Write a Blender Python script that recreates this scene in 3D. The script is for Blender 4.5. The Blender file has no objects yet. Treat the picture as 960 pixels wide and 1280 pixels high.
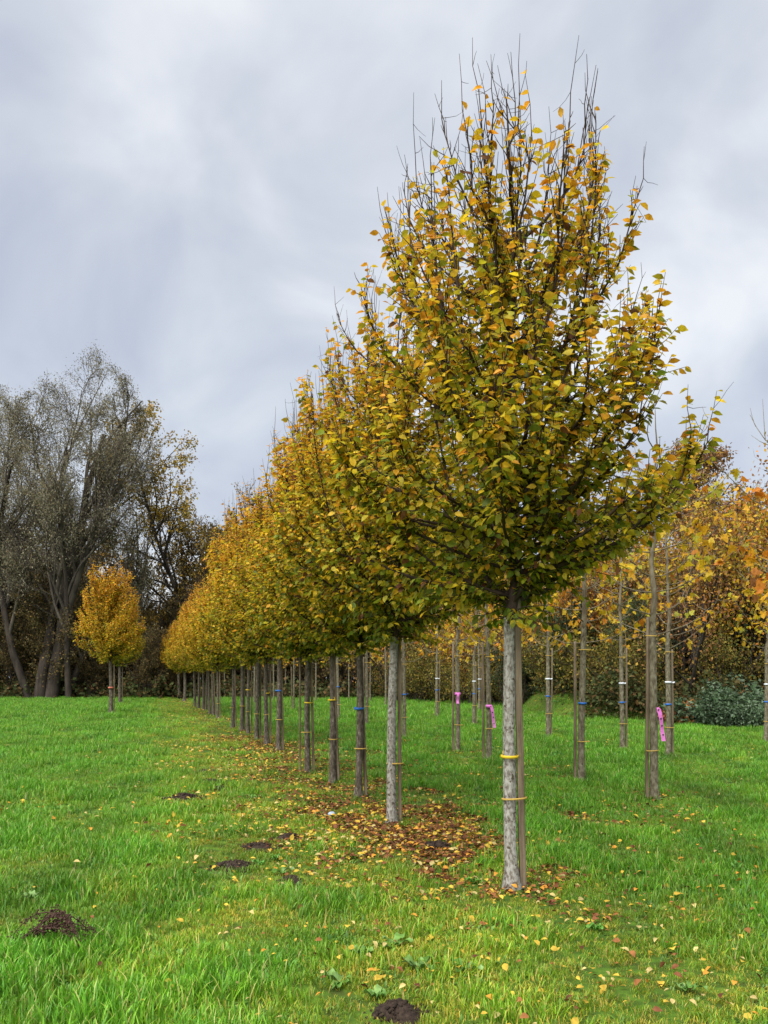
import bpy, math, random
import numpy as np
from mathutils import Matrix, Vector

# ------------------------------------------------------------------ camera, sky, sun, exposure
SC = bpy.context.scene
COL = SC.collection
F, H, YH = 1100.0, 1.6, 847.0          # focal length in photo pixels, eye height, horizon row (photo is 960 x 1280)

cam_d = bpy.data.cameras.new('camera')
cam = bpy.data.objects.new('camera', cam_d); COL.objects.link(cam)
cam.location = (0, 0, H); cam.rotation_euler = (math.radians(90), 0, 0)
cam_d.sensor_fit = 'VERTICAL'; cam_d.sensor_height = 36.0; cam_d.sensor_width = 27.0
cam_d.lens = F / 1280 * 36.0
cam_d.shift_y = (YH - 640) / 1280
cam_d.clip_start = 0.05; cam_d.clip_end = 3000
SC.camera = cam

SUN_EL, SUN_AZ = math.radians(54), math.radians(215)     # azimuth clockwise from +Y: behind the camera, to the left
W = bpy.data.worlds.new('World'); SC.world = W; W.use_nodes = True
nt = W.node_tree; nt.nodes.clear()
def N(tree, typ, **kw):
    n = tree.nodes.new(typ)
    for k, v in kw.items():
        if k.startswith('i_'): n.inputs[k[2:]].default_value = v
        else: setattr(n, k, v)
    return n
out = N(nt, 'ShaderNodeOutputWorld')
sky = N(nt, 'ShaderNodeTexSky', sky_type='NISHITA', sun_disc=False)
sky.sun_elevation = SUN_EL; sky.sun_rotation = SUN_AZ
bg1 = N(nt, 'ShaderNodeBackground'); bg1.inputs[1].default_value = 0.1
nt.links.new(sky.outputs[0], bg1.inputs[0])
tc = N(nt, 'ShaderNodeTexCoord')
sep = N(nt, 'ShaderNodeSeparateXYZ'); nt.links.new(tc.outputs['Generated'], sep.inputs[0])
mz = N(nt, 'ShaderNodeMath', operation='MAXIMUM'); nt.links.new(sep.outputs[2], mz.inputs[0]); mz.inputs[1].default_value = 0.0
az = N(nt, 'ShaderNodeMath', operation='ADD'); nt.links.new(mz.outputs[0], az.inputs[0]); az.inputs[1].default_value = 0.55
dx = N(nt, 'ShaderNodeMath', operation='DIVIDE'); nt.links.new(sep.outputs[0], dx.inputs[0]); nt.links.new(az.outputs[0], dx.inputs[1])
dy = N(nt, 'ShaderNodeMath', operation='DIVIDE'); nt.links.new(sep.outputs[1], dy.inputs[0]); nt.links.new(az.outputs[0], dy.inputs[1])
cb = N(nt, 'ShaderNodeCombineXYZ'); nt.links.new(dx.outputs[0], cb.inputs[0]); nt.links.new(dy.outputs[0], cb.inputs[1])
cb.inputs[2].default_value = 5.2
n1 = N(nt, 'ShaderNodeTexNoise'); n1.inputs['Scale'].default_value = 3.4; n1.inputs['Detail'].default_value = 5.0
n1.inputs['Roughness'].default_value = 0.48; n1.inputs['Distortion'].default_value = 0.35
nt.links.new(cb.outputs[0], n1.inputs['Vector'])
rp = N(nt, 'ShaderNodeValToRGB'); nt.links.new(n1.outputs[0], rp.inputs[0])
rp.color_ramp.elements[0].position = 0.30; rp.color_ramp.elements[0].color = (0.45, 0.49, 0.60, 1)
rp.color_ramp.elements[1].position = 0.66; rp.color_ramp.elements[1].color = (0.87, 0.89, 0.92, 1)
e = rp.color_ramp.elements.new(0.50); e.color = (0.635, 0.675, 0.745, 1)
EXPO = 2.15
bg2 = N(nt, 'ShaderNodeBackground'); bg2.inputs[1].default_value = 1.0 / 2 ** EXPO
nt.links.new(rp.outputs[0], bg2.inputs[0])
mx = N(nt, 'ShaderNodeMixShader'); mx.inputs[0].default_value = 0.95
nt.links.new(bg1.outputs[0], mx.inputs[1]); nt.links.new(bg2.outputs[0], mx.inputs[2])
nt.links.new(mx.outputs[0], out.inputs[0])

sd = bpy.data.lights.new('sun', 'SUN'); sd.energy = 1.5; sd.angle = math.radians(75); sd.color = (1.0, 0.965, 0.91)
sun = bpy.data.objects.new('sun', sd); COL.objects.link(sun)
sdir = Vector((math.sin(SUN_AZ) * math.cos(SUN_EL), math.cos(SUN_AZ) * math.cos(SUN_EL), math.sin(SUN_EL)))
sun.rotation_euler = sdir.to_track_quat('Z', 'Y').to_euler(); sun.location = (-20, -20, 40)

SC.view_settings.view_transform = 'Standard'; SC.view_settings.look = 'None'
SC.view_settings.exposure = EXPO; SC.view_settings.gamma = 1.0
SC.render.engine = 'CYCLES'
cy = SC.cycles
cy.max_bounces = 6; cy.diffuse_bounces = 3; cy.glossy_bounces = 2; cy.transmission_bounces = 4; cy.transparent_max_bounces = 4
cy.use_denoising = True
cy.sample_clamp_indirect = 4.0

# ------------------------------------------------------------------ helpers
def gpt(px, py):
    d = F * H / (py - YH)
    return (px - 480) / F * d, d
def at(px, d): return (px - 480) / F * d
def smooth(a, b, x):
    t = np.clip((x - a) / (b - a), 0, 1); return t * t * (3 - 2 * t)
def pnoise(x, y, s, seed=0):
    r = np.random.RandomState(seed); v = 0 * x
    for k in range(9):
        a = r.rand() * 6.283; f = (0.6 + 1.3 * r.rand()) * 6.283 / s
        v = v + np.sin((x * math.cos(a) + y * math.sin(a)) * f + r.rand() * 6.283 + 1.2 * np.sin((x * math.sin(a) - y * math.cos(a)) * f * .6))
    return v / 3.2
def wood_edge(ratio):        # distance of the wood's edge in the direction x / y, as read off the photograph
    return np.interp(np.asarray(ratio) * F + 480, [480, 560, 620, 660, 700, 760, 860, 1150], [66, 60, 52, 42, 33.5, 32, 30.5, 30])
def ground_z(x, y):
    x = np.asarray(x, float); y = np.asarray(y, float)
    yy = np.maximum(y, .1); ratio = np.clip(x / yy, -.5, .9)
    e = wood_edge(ratio); bank = 0.95 * smooth(0, 5, yy - e) * smooth(.135, .18, ratio) * (y > 5)
    return bank + 0.012 * pnoise(x, y, 3.5, 5) * smooth(3, 6, y)
def unit(a):
    return a / np.maximum(np.linalg.norm(a, axis=-1, keepdims=True), 1e-9)

def mesh(name, V, faces, mat, col=None, smoothf=False, mat_idx=None):
    V = np.asarray(V, np.float32)
    me = bpy.data.meshes.new(name)
    me.vertices.add(len(V)); me.vertices.foreach_set('co', V.ravel())
    fl = [np.asarray(f, np.int32) for f in faces if len(f)]
    lv = np.concatenate([f.ravel() for f in fl]); cnt = np.concatenate([np.full(len(f), f.shape[1], np.int32) for f in fl])
    st = np.concatenate([[0], np.cumsum(cnt)[:-1]]).astype(np.int32)
    me.loops.add(len(lv)); me.loops.foreach_set('vertex_index', lv)
    me.polygons.add(len(cnt)); me.polygons.foreach_set('loop_start', st)
    if smoothf: me.polygons.foreach_set('use_smooth', np.ones(len(cnt), bool))
    me.update(calc_edges=True)
    if col is not None:
        a = me.attributes.new('Col', 'FLOAT_COLOR', 'POINT')
        c = np.ones((len(V), 4), np.float32); c[:, :3] = col
        a.data.foreach_set('color', c.ravel())
    for m in (mat if isinstance(mat, (list, tuple)) else [mat]): me.materials.append(m)
    if mat_idx is not None: me.polygons.foreach_set('material_index', np.asarray(mat_idx, np.int32))
    return me

def tubes(lines, sides=5):
    """lines: list of (pts(n,3), radii(n)) -> verts, quads"""
    groups = {}
    for p, r in lines: groups.setdefault(len(p), []).append((p, r))
    VV, FF, off = [], [], 0
    ang = np.arange(sides) * 2 * math.pi / sides
    for n, L in groups.items():
        P = np.array([l[0] for l in L], float); R = np.array([l[1] for l in L], float)
        T = unit(np.gradient(P, axis=1))
        mean = unit(T.mean(axis=1))
        ref = np.where(np.abs(mean[:, 2:3]) > .8, np.array([[1., 0, 0]]), np.array([[0, 0, 1.]]))[:, None, :]
        A = unit(np.cross(T, np.broadcast_to(ref, T.shape))); B = np.cross(T, A)
        ring = P[:, :, None, :] + R[:, :, None, None] * (np.cos(ang)[None, None, :, None] * A[:, :, None, :] + np.sin(ang)[None, None, :, None] * B[:, :, None, :])
        m = len(L); idx = np.arange(m * n * sides).reshape(m, n, sides) + off
        a = idx[:, :-1, :]; b = idx[:, 1:, :]
        q = np.stack([a, np.roll(a, -1, 2), np.roll(b, -1, 2), b], -1).reshape(-1, 4)
        VV.append(ring.reshape(-1, 3)); FF.append(q); off += m * n * sides
    return np.concatenate(VV), np.concatenate(FF)

def merge(parts):
    VV, Q, off = [], [], 0
    for v, f in parts:
        VV.append(v); Q.append(np.asarray(f) + off); off += len(v)
    return np.concatenate(VV), Q

LEAF_V = np.array([(0, 0, 0), (-.27, .30, .07), (.27, .30, .07), (0, .32, 0), (-.25, .62, .03), (.25, .62, .03), (0, .66, -.04), (0, 1, -.14)], float)
LEAF_F = np.array([(0, 2, 3), (0, 3, 1), (3, 2, 5), (3, 5, 6), (1, 3, 6), (1, 6, 4), (6, 5, 7), (4, 6, 7)])
LOW_V = np.array([(0, 0, 0), (-.27, .45, .06), (.27, .45, .06), (0, 1, -.08)], float)
LOW_F = np.array([(0, 2, 3), (0, 3, 1)])
def maple_tpl():
    v = [(0, .28, 0)]
    pts = [(0, 0), (.14, .10), (.38, .04), (.33, .22), (.52, .46), (.30, .46), (.22, .56), (.17, .74), (0, 1.0)]
    pts = pts + [(-x, y) for x, y in pts[1:-1][::-1]]
    for x, y in pts: v.append((x, y, -.25 * (x * x) - .12 * (y - .3) ** 2 + .05 * math.sin(9 * x + 4 * y)))
    n = len(pts)
    return np.array(v, float), np.array([(0, 1 + k, 1 + (k + 1) % n) for k in range(n)])
MAPLE_V, MAPLE_F = maple_tpl()

def leaf_frames(A, Nn):
    Y = unit(A); X = unit(np.cross(Y, Nn)); Z = np.cross(X, Y); return X, Y, Z
def leaf_arrays(P, A, Nn, S, C, tpl=(LEAF_V, LEAF_F)):
    tv, tf = tpl; X, Y, Z = leaf_frames(A, Nn)
    V = P[:, None] + S[:, None, None] * (tv[None, :, 0, None] * X[:, None] + tv[None, :, 1, None] * Y[:, None] + tv[None, :, 2, None] * Z[:, None])
    n, k = len(P), len(tv)
    Fc = (tf[None] + (np.arange(n) * k)[:, None, None]).reshape(-1, 3)
    return V.reshape(-1, 3), Fc, np.repeat(C, k, axis=0)

def tag(o, label=None, cat=None, group=None, kind=None):
    if label: o['label'] = label
    if cat: o['category'] = cat
    if group: o['group'] = group
    if kind: o['kind'] = kind
    return o
def obj(name, me, parent=None, loc=(0, 0, 0), rot=(0, 0, 0), sc=1.0):
    o = bpy.data.objects.new(name, me); COL.objects.link(o)
    o.location = loc; o.rotation_euler = rot
    o.scale = (sc, sc, sc) if np.isscalar(sc) else sc
    if parent: o.parent = parent
    return o
def empty(name, loc, rot=(0, 0, 0), sc=1.0):
    o = obj(name, None, None, loc, rot, sc); o.empty_display_size = .2; return o

# ------------------------------------------------------------------ materials
def newmat(name):
    m = bpy.data.materials.new(name); m.use_nodes = True
    t = m.node_tree; b = t.nodes['Principled BSDF']; return m, t, b
def leaf_mat(name, transl=.35, rough=.5, spec=.3, hue_noise=True, instancer=False):
    m, t, b = newmat(name)
    at_ = N(t, 'ShaderNodeAttribute', attribute_name='Col'); c = at_.outputs['Color']
    if instancer:
        ai = N(t, 'ShaderNodeAttribute', attribute_name='tint', attribute_type='INSTANCER')
        mm = N(t, 'ShaderNodeMix', data_type='RGBA', blend_type='MULTIPLY'); mm.inputs[0].default_value = 1
        t.links.new(c, mm.inputs[6]); t.links.new(ai.outputs['Color'], mm.inputs[7]); c = mm.outputs[2]
    if hue_noise:
        g = N(t, 'ShaderNodeNewGeometry'); no = N(t, 'ShaderNodeTexNoise'); no.inputs['Scale'].default_value = 35; no.inputs['Detail'].default_value = 2
        t.links.new(g.outputs['Position'], no.inputs['Vector'])
        mr = N(t, 'ShaderNodeMapRange'); mr.inputs[1].default_value = .3; mr.inputs[2].default_value = .7; mr.inputs[3].default_value = .72; mr.inputs[4].default_value = 1.22
        t.links.new(no.outputs[0], mr.inputs[0])
        mu = N(t, 'ShaderNodeMix', data_type='RGBA', blend_type='MULTIPLY'); mu.inputs[0].default_value = 1
        t.links.new(c, mu.inputs[6]); t.links.new(mr.outputs[0], mu.inputs[7]); c = mu.outputs[2]
    t.links.new(c, b.inputs['Base Color'])
    b.inputs['Roughness'].default_value = rough; b.inputs['Specular IOR Level'].default_value = spec
    if transl > 0:
        tr = N(t, 'ShaderNodeBsdfTranslucent'); t.links.new(c, tr.inputs[0])
        ms = N(t, 'ShaderNodeMixShader'); ms.inputs[0].default_value = transl
        o = t.nodes['Material Output']
        t.links.new(b.outputs[0], ms.inputs[1]); t.links.new(tr.outputs[0], ms.inputs[2]); t.links.new(ms.outputs[0], o.inputs[0])
    return m
def ramp_mat(name, cols, scale=(8, 8, 2), detail=6, rough=.85, bump=.4, dist=.02, lo=.35, hi=.65, spots=None):
    m, t, b = newmat(name)
    tc = N(t, 'ShaderNodeTexCoord'); mp = N(t, 'ShaderNodeMapping'); mp.inputs['Scale'].default_value = scale
    t.links.new(tc.outputs['Object'], mp.inputs[0])
    no = N(t, 'ShaderNodeTexNoise'); no.inputs['Scale'].default_value = 1; no.inputs['Detail'].default_value = detail; no.inputs['Roughness'].default_value = .62
    t.links.new(mp.outputs[0], no.inputs['Vector'])
    r = N(t, 'ShaderNodeValToRGB'); t.links.new(no.outputs[0], r.inputs[0])
    el = r.color_ramp.elements
    el[0].position = lo; el[0].color = (*cols[0], 1); el[1].position = hi; el[1].color = (*cols[-1], 1)
    for k, c in enumerate(cols[1:-1]):
        e = el.new(lo + (hi - lo) * (k + 1) / (len(cols) - 1)); e.color = (*c, 1)
    c = r.outputs[0]
    if spots:
        n2 = N(t, 'ShaderNodeTexNoise'); n2.inputs['Scale'].default_value = spots[0]; n2.inputs['Detail'].default_value = 3
        t.links.new(tc.outputs['Object'], n2.inputs['Vector'])
        mr = N(t, 'ShaderNodeMapRange'); mr.inputs[1].default_value = spots[1]; mr.inputs[2].default_value = spots[1] + .05
        t.links.new(n2.outputs[0], mr.inputs[0])
        mi = N(t, 'ShaderNodeMix', data_type='RGBA'); t.links.new(mr.outputs[0], mi.inputs[0]); t.links.new(c, mi.inputs[6]); mi.inputs[7].default_value = (*spots[2], 1)
        c = mi.outputs[2]
    t.links.new(c, b.inputs['Base Color'])
    b.inputs['Roughness'].default_value = rough; b.inputs['Specular IOR Level'].default_value = .2
    bp = N(t, 'ShaderNodeBump'); bp.inputs['Strength'].default_value = bump; bp.inputs['Distance'].default_value = dist
    t.links.new(no.outputs[0], bp.inputs['Height']); t.links.new(bp.outputs[0], b.inputs['Normal'])
    return m
def flat_mat(name, c, rough=.6, spec=.3):
    m, t, b = newmat(name)
    tc = N(t, 'ShaderNodeTexCoord'); no = N(t, 'ShaderNodeTexNoise'); no.inputs['Scale'].default_value = 30
    t.links.new(tc.outputs['Object'], no.inputs['Vector'])
    mi = N(t, 'ShaderNodeMix', data_type='RGBA'); t.links.new(no.outputs[0], mi.inputs[0])
    mi.inputs[6].default_value = (*[x * .75 for x in c], 1); mi.inputs[7].default_value = (*[min(1, x * 1.2) for x in c], 1)
    t.links.new(mi.outputs[2], b.inputs['Base Color']); b.inputs['Roughness'].default_value = rough; b.inputs['Specular IOR Level'].default_value = spec
    return m

M_leaf = leaf_mat('autumn_leaf', .5)
M_farleaf = leaf_mat('far_leaf', .25, .7, .15, hue_noise=False)
M_grass = leaf_mat('grass_blade', .30, .45, .35, hue_noise=False, instancer=True)
M_weed = leaf_mat('weed_leaf', .2, .4, .4)
M_litter = leaf_mat('fallen_leaf', .12, .7, .12)
M_bark = ramp_mat('hornbeam_bark', [(.075, .060, .046), (.16, .142, .118), (.27, .255, .222), (.37, .36, .325)], (48, 48, 24), 8, .9, .6, .01, .30, .62, spots=(30, .60, (.085, .068, .045)))
M_bark1 = ramp_mat('row_bark', [(.04, .030, .022), (.085, .068, .05), (.14, .118, .09), (.25, .23, .19)], (34, 34, 13), 7, .9, .5, .01, .34, .70, spots=(24, .60, (.065, .05, .035)))
M_bark2 = ramp_mat('maple_bark', [(.07, .055, .035), (.15, .13, .085), (.25, .23, .165)], (22, 22, 12), 6, .9, .4, .01, .33, .66, spots=(20, .64, (.06, .05, .03)))
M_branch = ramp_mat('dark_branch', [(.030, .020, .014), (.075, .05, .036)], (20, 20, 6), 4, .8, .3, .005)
M_paletwig = ramp_mat('pale_twig', [(.09, .07, .045), (.22, .19, .13)], (14, 14, 5), 4, .8, .3, .005)
M_woodbark = ramp_mat('woodland_bark', [(.022, .017, .014), (.065, .052, .042)], (3, 3, .8), 5, .9, .5, .05)
M_twigs = ramp_mat('woodland_twigs', [(.05, .042, .034), (.12, .10, .08)], (2, 2, .6), 4, .9, .3, .02)
M_birchbark = ramp_mat('grey_bark', [(.06, .05, .045), (.24, .22, .20)], (3, 3, 1.2), 5, .9, .4, .03)
M_stake = ramp_mat('weathered_stake', [(.085, .062, .040), (.17, .13, .085), (.24, .19, .13)], (30, 30, 2.2), 6, .85, .4, .004)
M_yellow = flat_mat('yellow_tape', (.72, .50, .02), .5)
M_rope = flat_mat('ochre_tie', (.50, .33, .07), .6)
M_blue = flat_mat('blue_tape', (.02, .14, .50), .4)
M_white = flat_mat('white_tape', (.70, .74, .80), .4)
M_pink = flat_mat('pink_ribbon', (.75, .20, .62), .45)
M_red = flat_mat('red_tape', (.62, .18, .12), .5)
M_black = flat_mat('black_print', (.02, .02, .02), .6)
M_soil = ramp_mat('mole_soil', [(.018, .012, .009), (.055, .037, .026)], (40, 40, 40), 6, .95, .8, .02)
M_seed = flat_mat('dead_seed_stalk', (.06, .028, .02), .8)
M_paleblue = flat_mat('pale_blue_scrap', (.38, .45, .55), .6)

def ground_mat():
    m, t, b = newmat('field_soil_and_moss')
    g = N(t, 'ShaderNodeNewGeometry')
    def noise(s, d=5):
        n = N(t, 'ShaderNodeTexNoise'); n.inputs['Scale'].default_value = s; n.inputs['Detail'].default_value = d; n.inputs['Roughness'].default_value = .65
        t.links.new(g.outputs['Position'], n.inputs['Vector']); return n
    a = noise(7, 8); r = N(t, 'ShaderNodeValToRGB'); t.links.new(a.outputs[0], r.inputs[0])
    el = r.color_ramp.elements
    el[0].position = .3; el[0].color = (.04, .045, .014, 1); el[1].position = .72; el[1].color = (.10, .19, .02, 1)
    e = el.new(.5); e.color = (.055, .11, .016, 1)
    w = noise(.35, 3); r2 = N(t, 'ShaderNodeValToRGB'); t.links.new(w.outputs[0], r2.inputs[0])
    r2.color_ramp.elements[0].position = .35; r2.color_ramp.elements[0].color = (.85, 1, .8, 1)
    r2.color_ramp.elements[1].position = .68; r2.color_ramp.elements[1].color = (1.35, 1.05, 1, 1)
    mu = N(t, 'ShaderNodeMix', data_type='RGBA', blend_type='MULTIPLY'); mu.inputs[0].default_value = 1
    t.links.new(r.outputs[0], mu.inputs[6]); t.links.new(r2.outputs[0], mu.inputs[7])
    t.links.new(mu.outputs[2], b.inputs['Base Color']); b.inputs['Roughness'].default_value = .95; b.inputs['Specular IOR Level'].default_value = .1
    bp = N(t, 'ShaderNodeBump'); bp.inputs['Distance'].default_value = .04; bp.inputs['Strength'].default_value = .6
    t.links.new(a.outputs[0], bp.inputs['Height']); t.links.new(bp.outputs[0], b.inputs['Normal'])
    return m
M_ground = ground_mat()

# ------------------------------------------------------------------ ground
def axis(n, core, far):
    t = np.linspace(-1, 1, n); return core * t + (far - core) * np.sign(t) * np.abs(t) ** 7
gx = axis(241, 60, 900); gy = 35 + axis(241, 60, 900)
GX, GY = np.meshgrid(gx, gy); GZ = ground_z(GX, GY)
idx = np.arange(241 * 241).reshape(241, 241)
q = np.stack([idx[:-1, :-1], idx[:-1, 1:], idx[1:, 1:], idx[1:, :-1]], -1).reshape(-1, 4)
g_me = mesh('ground', np.stack([GX, GY, GZ], -1).reshape(-1, 3), [q], M_ground, smoothf=True)
tag(obj('ground', g_me), 'flat grassy field with a low bank before the wood', 'ground', kind='structure')

# ------------------------------------------------------------------ rows of trees (base pixels in the photograph)
ROW_A = [(640, 1111), (490, 1028), (448, 997), (416, 978), (385, 965), (348, 938), (333, 931), (321, 925), (310, 917), (302, 913.5), (291, 910),
         (272, 898), (267, 895), (262, 892), (258, 889), (254, 887), (248, 885), (243, 883)]
ROW_A2 = [(138.5, 893), (150, 880)]
ROW_FAR = [(230.5, 876), (224, 873.5), (220, 872.5)]
ROW_B = [(818, 999), (727, 978), (611, 951), (572, 939.5), (505, 921), (458, 908), (423, 900), (367, 887), (318, 879.5)]
ROW_C = [(835, 948), (778, 936), (685, 922), (592, 905), (546, 897.5), (482, 883), (395, 878), (342, 877.5)]
ROW_D = [(957, 929), (599, 891), (463, 877), (436, 874), (357, 872), (281, 873)]
TR = {k: [gpt(*p) for p in v] for k, v in dict(A=ROW_A, A2=ROW_A2, FAR=ROW_FAR, B=ROW_B, C=ROW_C, D=ROW_D).items()}
ORD = ['first', 'second', 'third', 'fourth', 'fifth', 'sixth', 'seventh', 'eighth', 'ninth', 'tenth', 'eleventh', 'twelfth', 'thirteenth', 'fourteenth', 'fifteenth', 'sixteenth', 'seventeenth', 'eighteenth']

# ------------------------------------------------------------------ hornbeam
ENV_Z = np.array([1.95, 2.15, 2.5, 2.9, 3.3, 3.8, 4.3, 4.8, 5.2, 5.6, 5.9])
ENV_R = np.array([.42, .86, 1.16, 1.30, 1.36, 1.34, 1.24, 1.08, .88, .64, .36])
def env_r(z): return np.interp(z, ENV_Z, ENV_R)
PAL = np.array([(.13, .18, .016), (.24, .26, .018), (.46, .38, .024), (.68, .46, .022), (.66, .32, .022), (.17, .07, .025)])
def leaf_cols(rng, n, w):
    k = rng.choice(len(PAL), n, p=w); c = PAL[k].copy()
    c = c * (1 - .25 * rng.rand(n, 1)) * (1 + .25 * rng.rand(n, 3) * np.array([1, 1, .5])); return c, k

def hornbeam(seed, yellow=0.35, nprim=58, leafs=.080, dens=1.0, keep_top=.5, lowleaf=False):
    rng = np.random.RandomState(seed)
    # trunk with flare and slight bends
    z = np.array([-.08, 0, .06, .16, .4, .8, 1.2, 1.6, 2.05])
    r = np.array([.100, .082, .066, .057, .052, .050, .048, .046, .045]) * rng.uniform(.95, 1.05)
    bx = .012 * np.sin(z * 2.1 + rng.rand() * 6); by = .012 * np.sin(z * 1.7 + rng.rand() * 6)
    bx -= bx[1]; by -= by[1]
    tv, tf = tubes([(np.stack([bx, by, z], -1), r)], 14)
    tv[:, :2] += .004 * np.sin(tv[:, 2:3] * 23 + np.arctan2(tv[:, 1], tv[:, 0])[:, None] * 3)
    top = np.array([bx[-1], by[-1]])
    lead_z = np.linspace(2.0, 5.80 + .12 * rng.rand(), 12)
    lx = top[0] + np.cumsum(rng.normal(0, .022, 12)); ly = top[1] + np.cumsum(rng.normal(0, .022, 12)); lx += top[0] - lx[0]; ly += top[1] - ly[0]
    lr = np.interp(lead_z, [2, 2.6, 3.4, 4.5, 5.4, 6.3], [.045, .040, .030, .017, .008, .003])
    big = [(np.stack([lx, ly, lead_z], -1), lr)]
    mid, tw = [], []
    LP, LA, LZ = [], [], []
    def twig(p0, d, L, r0, leafed=True, curl=.5, cap=True):
        n = 4; t = np.linspace(0, 1, n)[:, None]
        dd = unit(d[None] + t * np.array([0, 0, curl])[None] + rng.normal(0, .10, (n, 3)))
        pts = p0 + np.concatenate([np.zeros((1, 3)), np.cumsum(dd[:-1] * L / (n - 1), 0)])
        tw.append((pts, np.linspace(r0, max(.0011, r0 * .35), n)))
        if leafed:
            m = max(2, int(L / .033 * dens)); s = np.clip(np.linspace(.12, 1.0, m) + rng.normal(0, .03, m), 0, 1)
            ii = np.minimum((s * (n - 1)).astype(int), n - 2); f = s * (n - 1) - ii
            lp = pts[ii] * (1 - f[:, None]) + pts[ii + 1] * f[:, None]
            LP.append(lp)
            side = unit(np.cross(dd[ii], rng.normal(0, 1, (m, 3)))); side[:, 2] *= .4
            LA.append(unit(.45 * dd[ii] + .8 * side + np.array([0, 0, -.55]) * rng.uniform(.3, 1.5, (m, 1))))
        return pts
    nlow = 26
    for i in range(nprim + nlow):
        u = (i + rng.rand()) / nprim
        z0 = 2.10 + 2.87 * u ** 1.15 if i < nprim else rng.uniform(2.12, 3.1)
        a = i * 2.39996 + rng.normal(0, .25)
        if i >= nprim: dz = rng.uniform(.25, .85)                      # low spreading laterals
        elif i % 5 < 2 and z0 < 4.2: dz = rng.uniform(1.5, 2.9)          # long steep risers
        elif z0 < 2.6: dz = rng.uniform(.28, 1.0)
        else: dz = rng.uniform(.7, 1.5)
        ze = min(z0 + dz, rng.uniform(5.2, 5.6)); Re = env_r(ze) * (rng.uniform(.78, 1.02) if i % 5 != 1 or i >= nprim else rng.uniform(.35, .75))
        n = 8; t = np.linspace(0, 1, n)
        rr = Re * (1 - (1 - t) ** 1.55); zz = z0 + (ze - z0) * (.45 * t + .55 * t ** 2.0)
        x0 = np.interp(z0, lead_z, lx); y0 = np.interp(z0, lead_z, ly)
        aa = a + .25 * rng.normal() * t + rng.normal(0, .03, n)
        P = np.stack([x0 + rr * np.cos(aa), y0 + rr * np.sin(aa), zz + rng.normal(0, .012, n) * t], -1)
        r0 = (.021 if z0 < 3.2 else .015) * rng.uniform(.7, 1.15)
        mid.append((P, np.linspace(r0, .0035, n)))
        L = np.linalg.norm(np.diff(P, axis=0), axis=1).sum()
        nt_ = int(L / .047)
        for k in range(nt_):
            s = .06 + .94 * (k + rng.rand()) / nt_
            ii = min(int(s * (n - 1)), n - 2); f = s * (n - 1) - ii
            p = P[ii] * (1 - f) + P[ii + 1] * f; T = unit(P[ii + 1] - P[ii])
            rad = unit(np.array([p[0] - x0, p[1] - y0, 0]) + 1e-6)
            d = unit(.75 * T + .25 * rad + rng.normal(0, .42, 3) + np.array([0, 0, .05 if p[2] < 2.6 else .42]))
            tl = rng.uniform(.14, .46) * (1.0 - .25 * (p[2] > 4.8))
            e = p + d * tl
            if math.hypot(e[0] - top[0], e[1] - top[1]) > env_r(e[2]) * 1.04: tl *= .4
            if e[2] < 2.05: d[2] = abs(d[2])
            leafed = True
            if p[2] > 3.3 and rng.rand() > keep_top + (1 - keep_top) * (5.5 - p[2]) / 2.2: leafed = False
            twig(p, d, tl, .0042, leafed, .35)
        # upright tip shoots
        Te = unit(P[-1] - P[-2])
        for q_ in range(2 if z0 > 2.8 else 1):
            if rng.rand() < .8:
                tl = rng.uniform(.2, .62) if z0 > 2.9 else rng.uniform(.2, .5)
                pts = twig(P[-1 - q_], unit(Te * .55 + np.array([0, 0, .9]) + rng.normal(0, .14, 3)), tl, .0040, rng.rand() < .30 or ze < 4.3, .3)
                for s_ in range(2):
                    if rng.rand() < .6: twig(pts[1 + s_], unit(pts[2] - pts[1] + rng.normal(0, .35, 3)), rng.uniform(.06, .22), .0022, rng.rand() < .15, .3)
    tips = [P_ for P_, _ in mid if P_[-1][2] > 4.5]
    for k in range(34):                                # bare whips from the upper branch ends and the leader
        P_ = big[0][0] if k < 5 else tips[rng.randint(len(tips))]; q_ = P_[-1 - rng.randint(3)]
        pts = twig(q_, unit(.35 * unit(P_[-1] - P_[-3]) + np.array([rng.normal(0, .12), rng.normal(0, .12), 1.0])), min(rng.uniform(.35, .85), max(.12, 5.98 - q_[2])), .0048, False, .15)
        for s_ in range(3):
            if rng.rand() < .5: twig(pts[1 + s_ % 2], unit(pts[2] - pts[1] + rng.normal(0, .3, 3)), rng.uniform(.06, .25), .0024, rng.rand() < .1, .3)
    for k in range(70):                                # short leafy shoots straight from the stem
        zz = rng.uniform(2.04, 4.8); p = np.array([np.interp(zz, lead_z, lx), np.interp(zz, lead_z, ly), zz]); a = rng.rand() * 6.283
        twig(p, unit(np.array([math.cos(a), math.sin(a), rng.uniform(-.1, .8)])), rng.uniform(.2, .5), .005, True, .2)
    for k in range(60):                                # low leafy sprays round the crown base
        P_ = mid[-1 - rng.randint(nlow)][0]; q_ = P_[rng.randint(1, 5)]
        twig(q_, unit(np.array([rng.normal(0, .8), rng.normal(0, .8), rng.uniform(-.45, .3)])), rng.uniform(.15, .4), .004, True, -.2)
    for k in range(34):
        a = rng.rand() * 6.283; p = np.array([top[0], top[1], rng.uniform(2.0, 2.35)])
        twig(p, unit(np.array([math.cos(a), math.sin(a), rng.uniform(-.25, .35)])), rng.uniform(.18, .55), .005, True, -.25)
    bv, bf = tubes(big, 9); mv, mf = tubes(mid, 6); wv, wf = tubes(tw, 4)
    V, Q = merge([(bv, bf), (mv, mf), (wv, wf)])
    P = np.concatenate(LP); A = np.concatenate(LA)
    kp = rng.rand(len(P)) > .95 * smooth(4.95, 5.75, P[:, 2]) * (1 if keep_top < .7 else .9)
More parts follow.
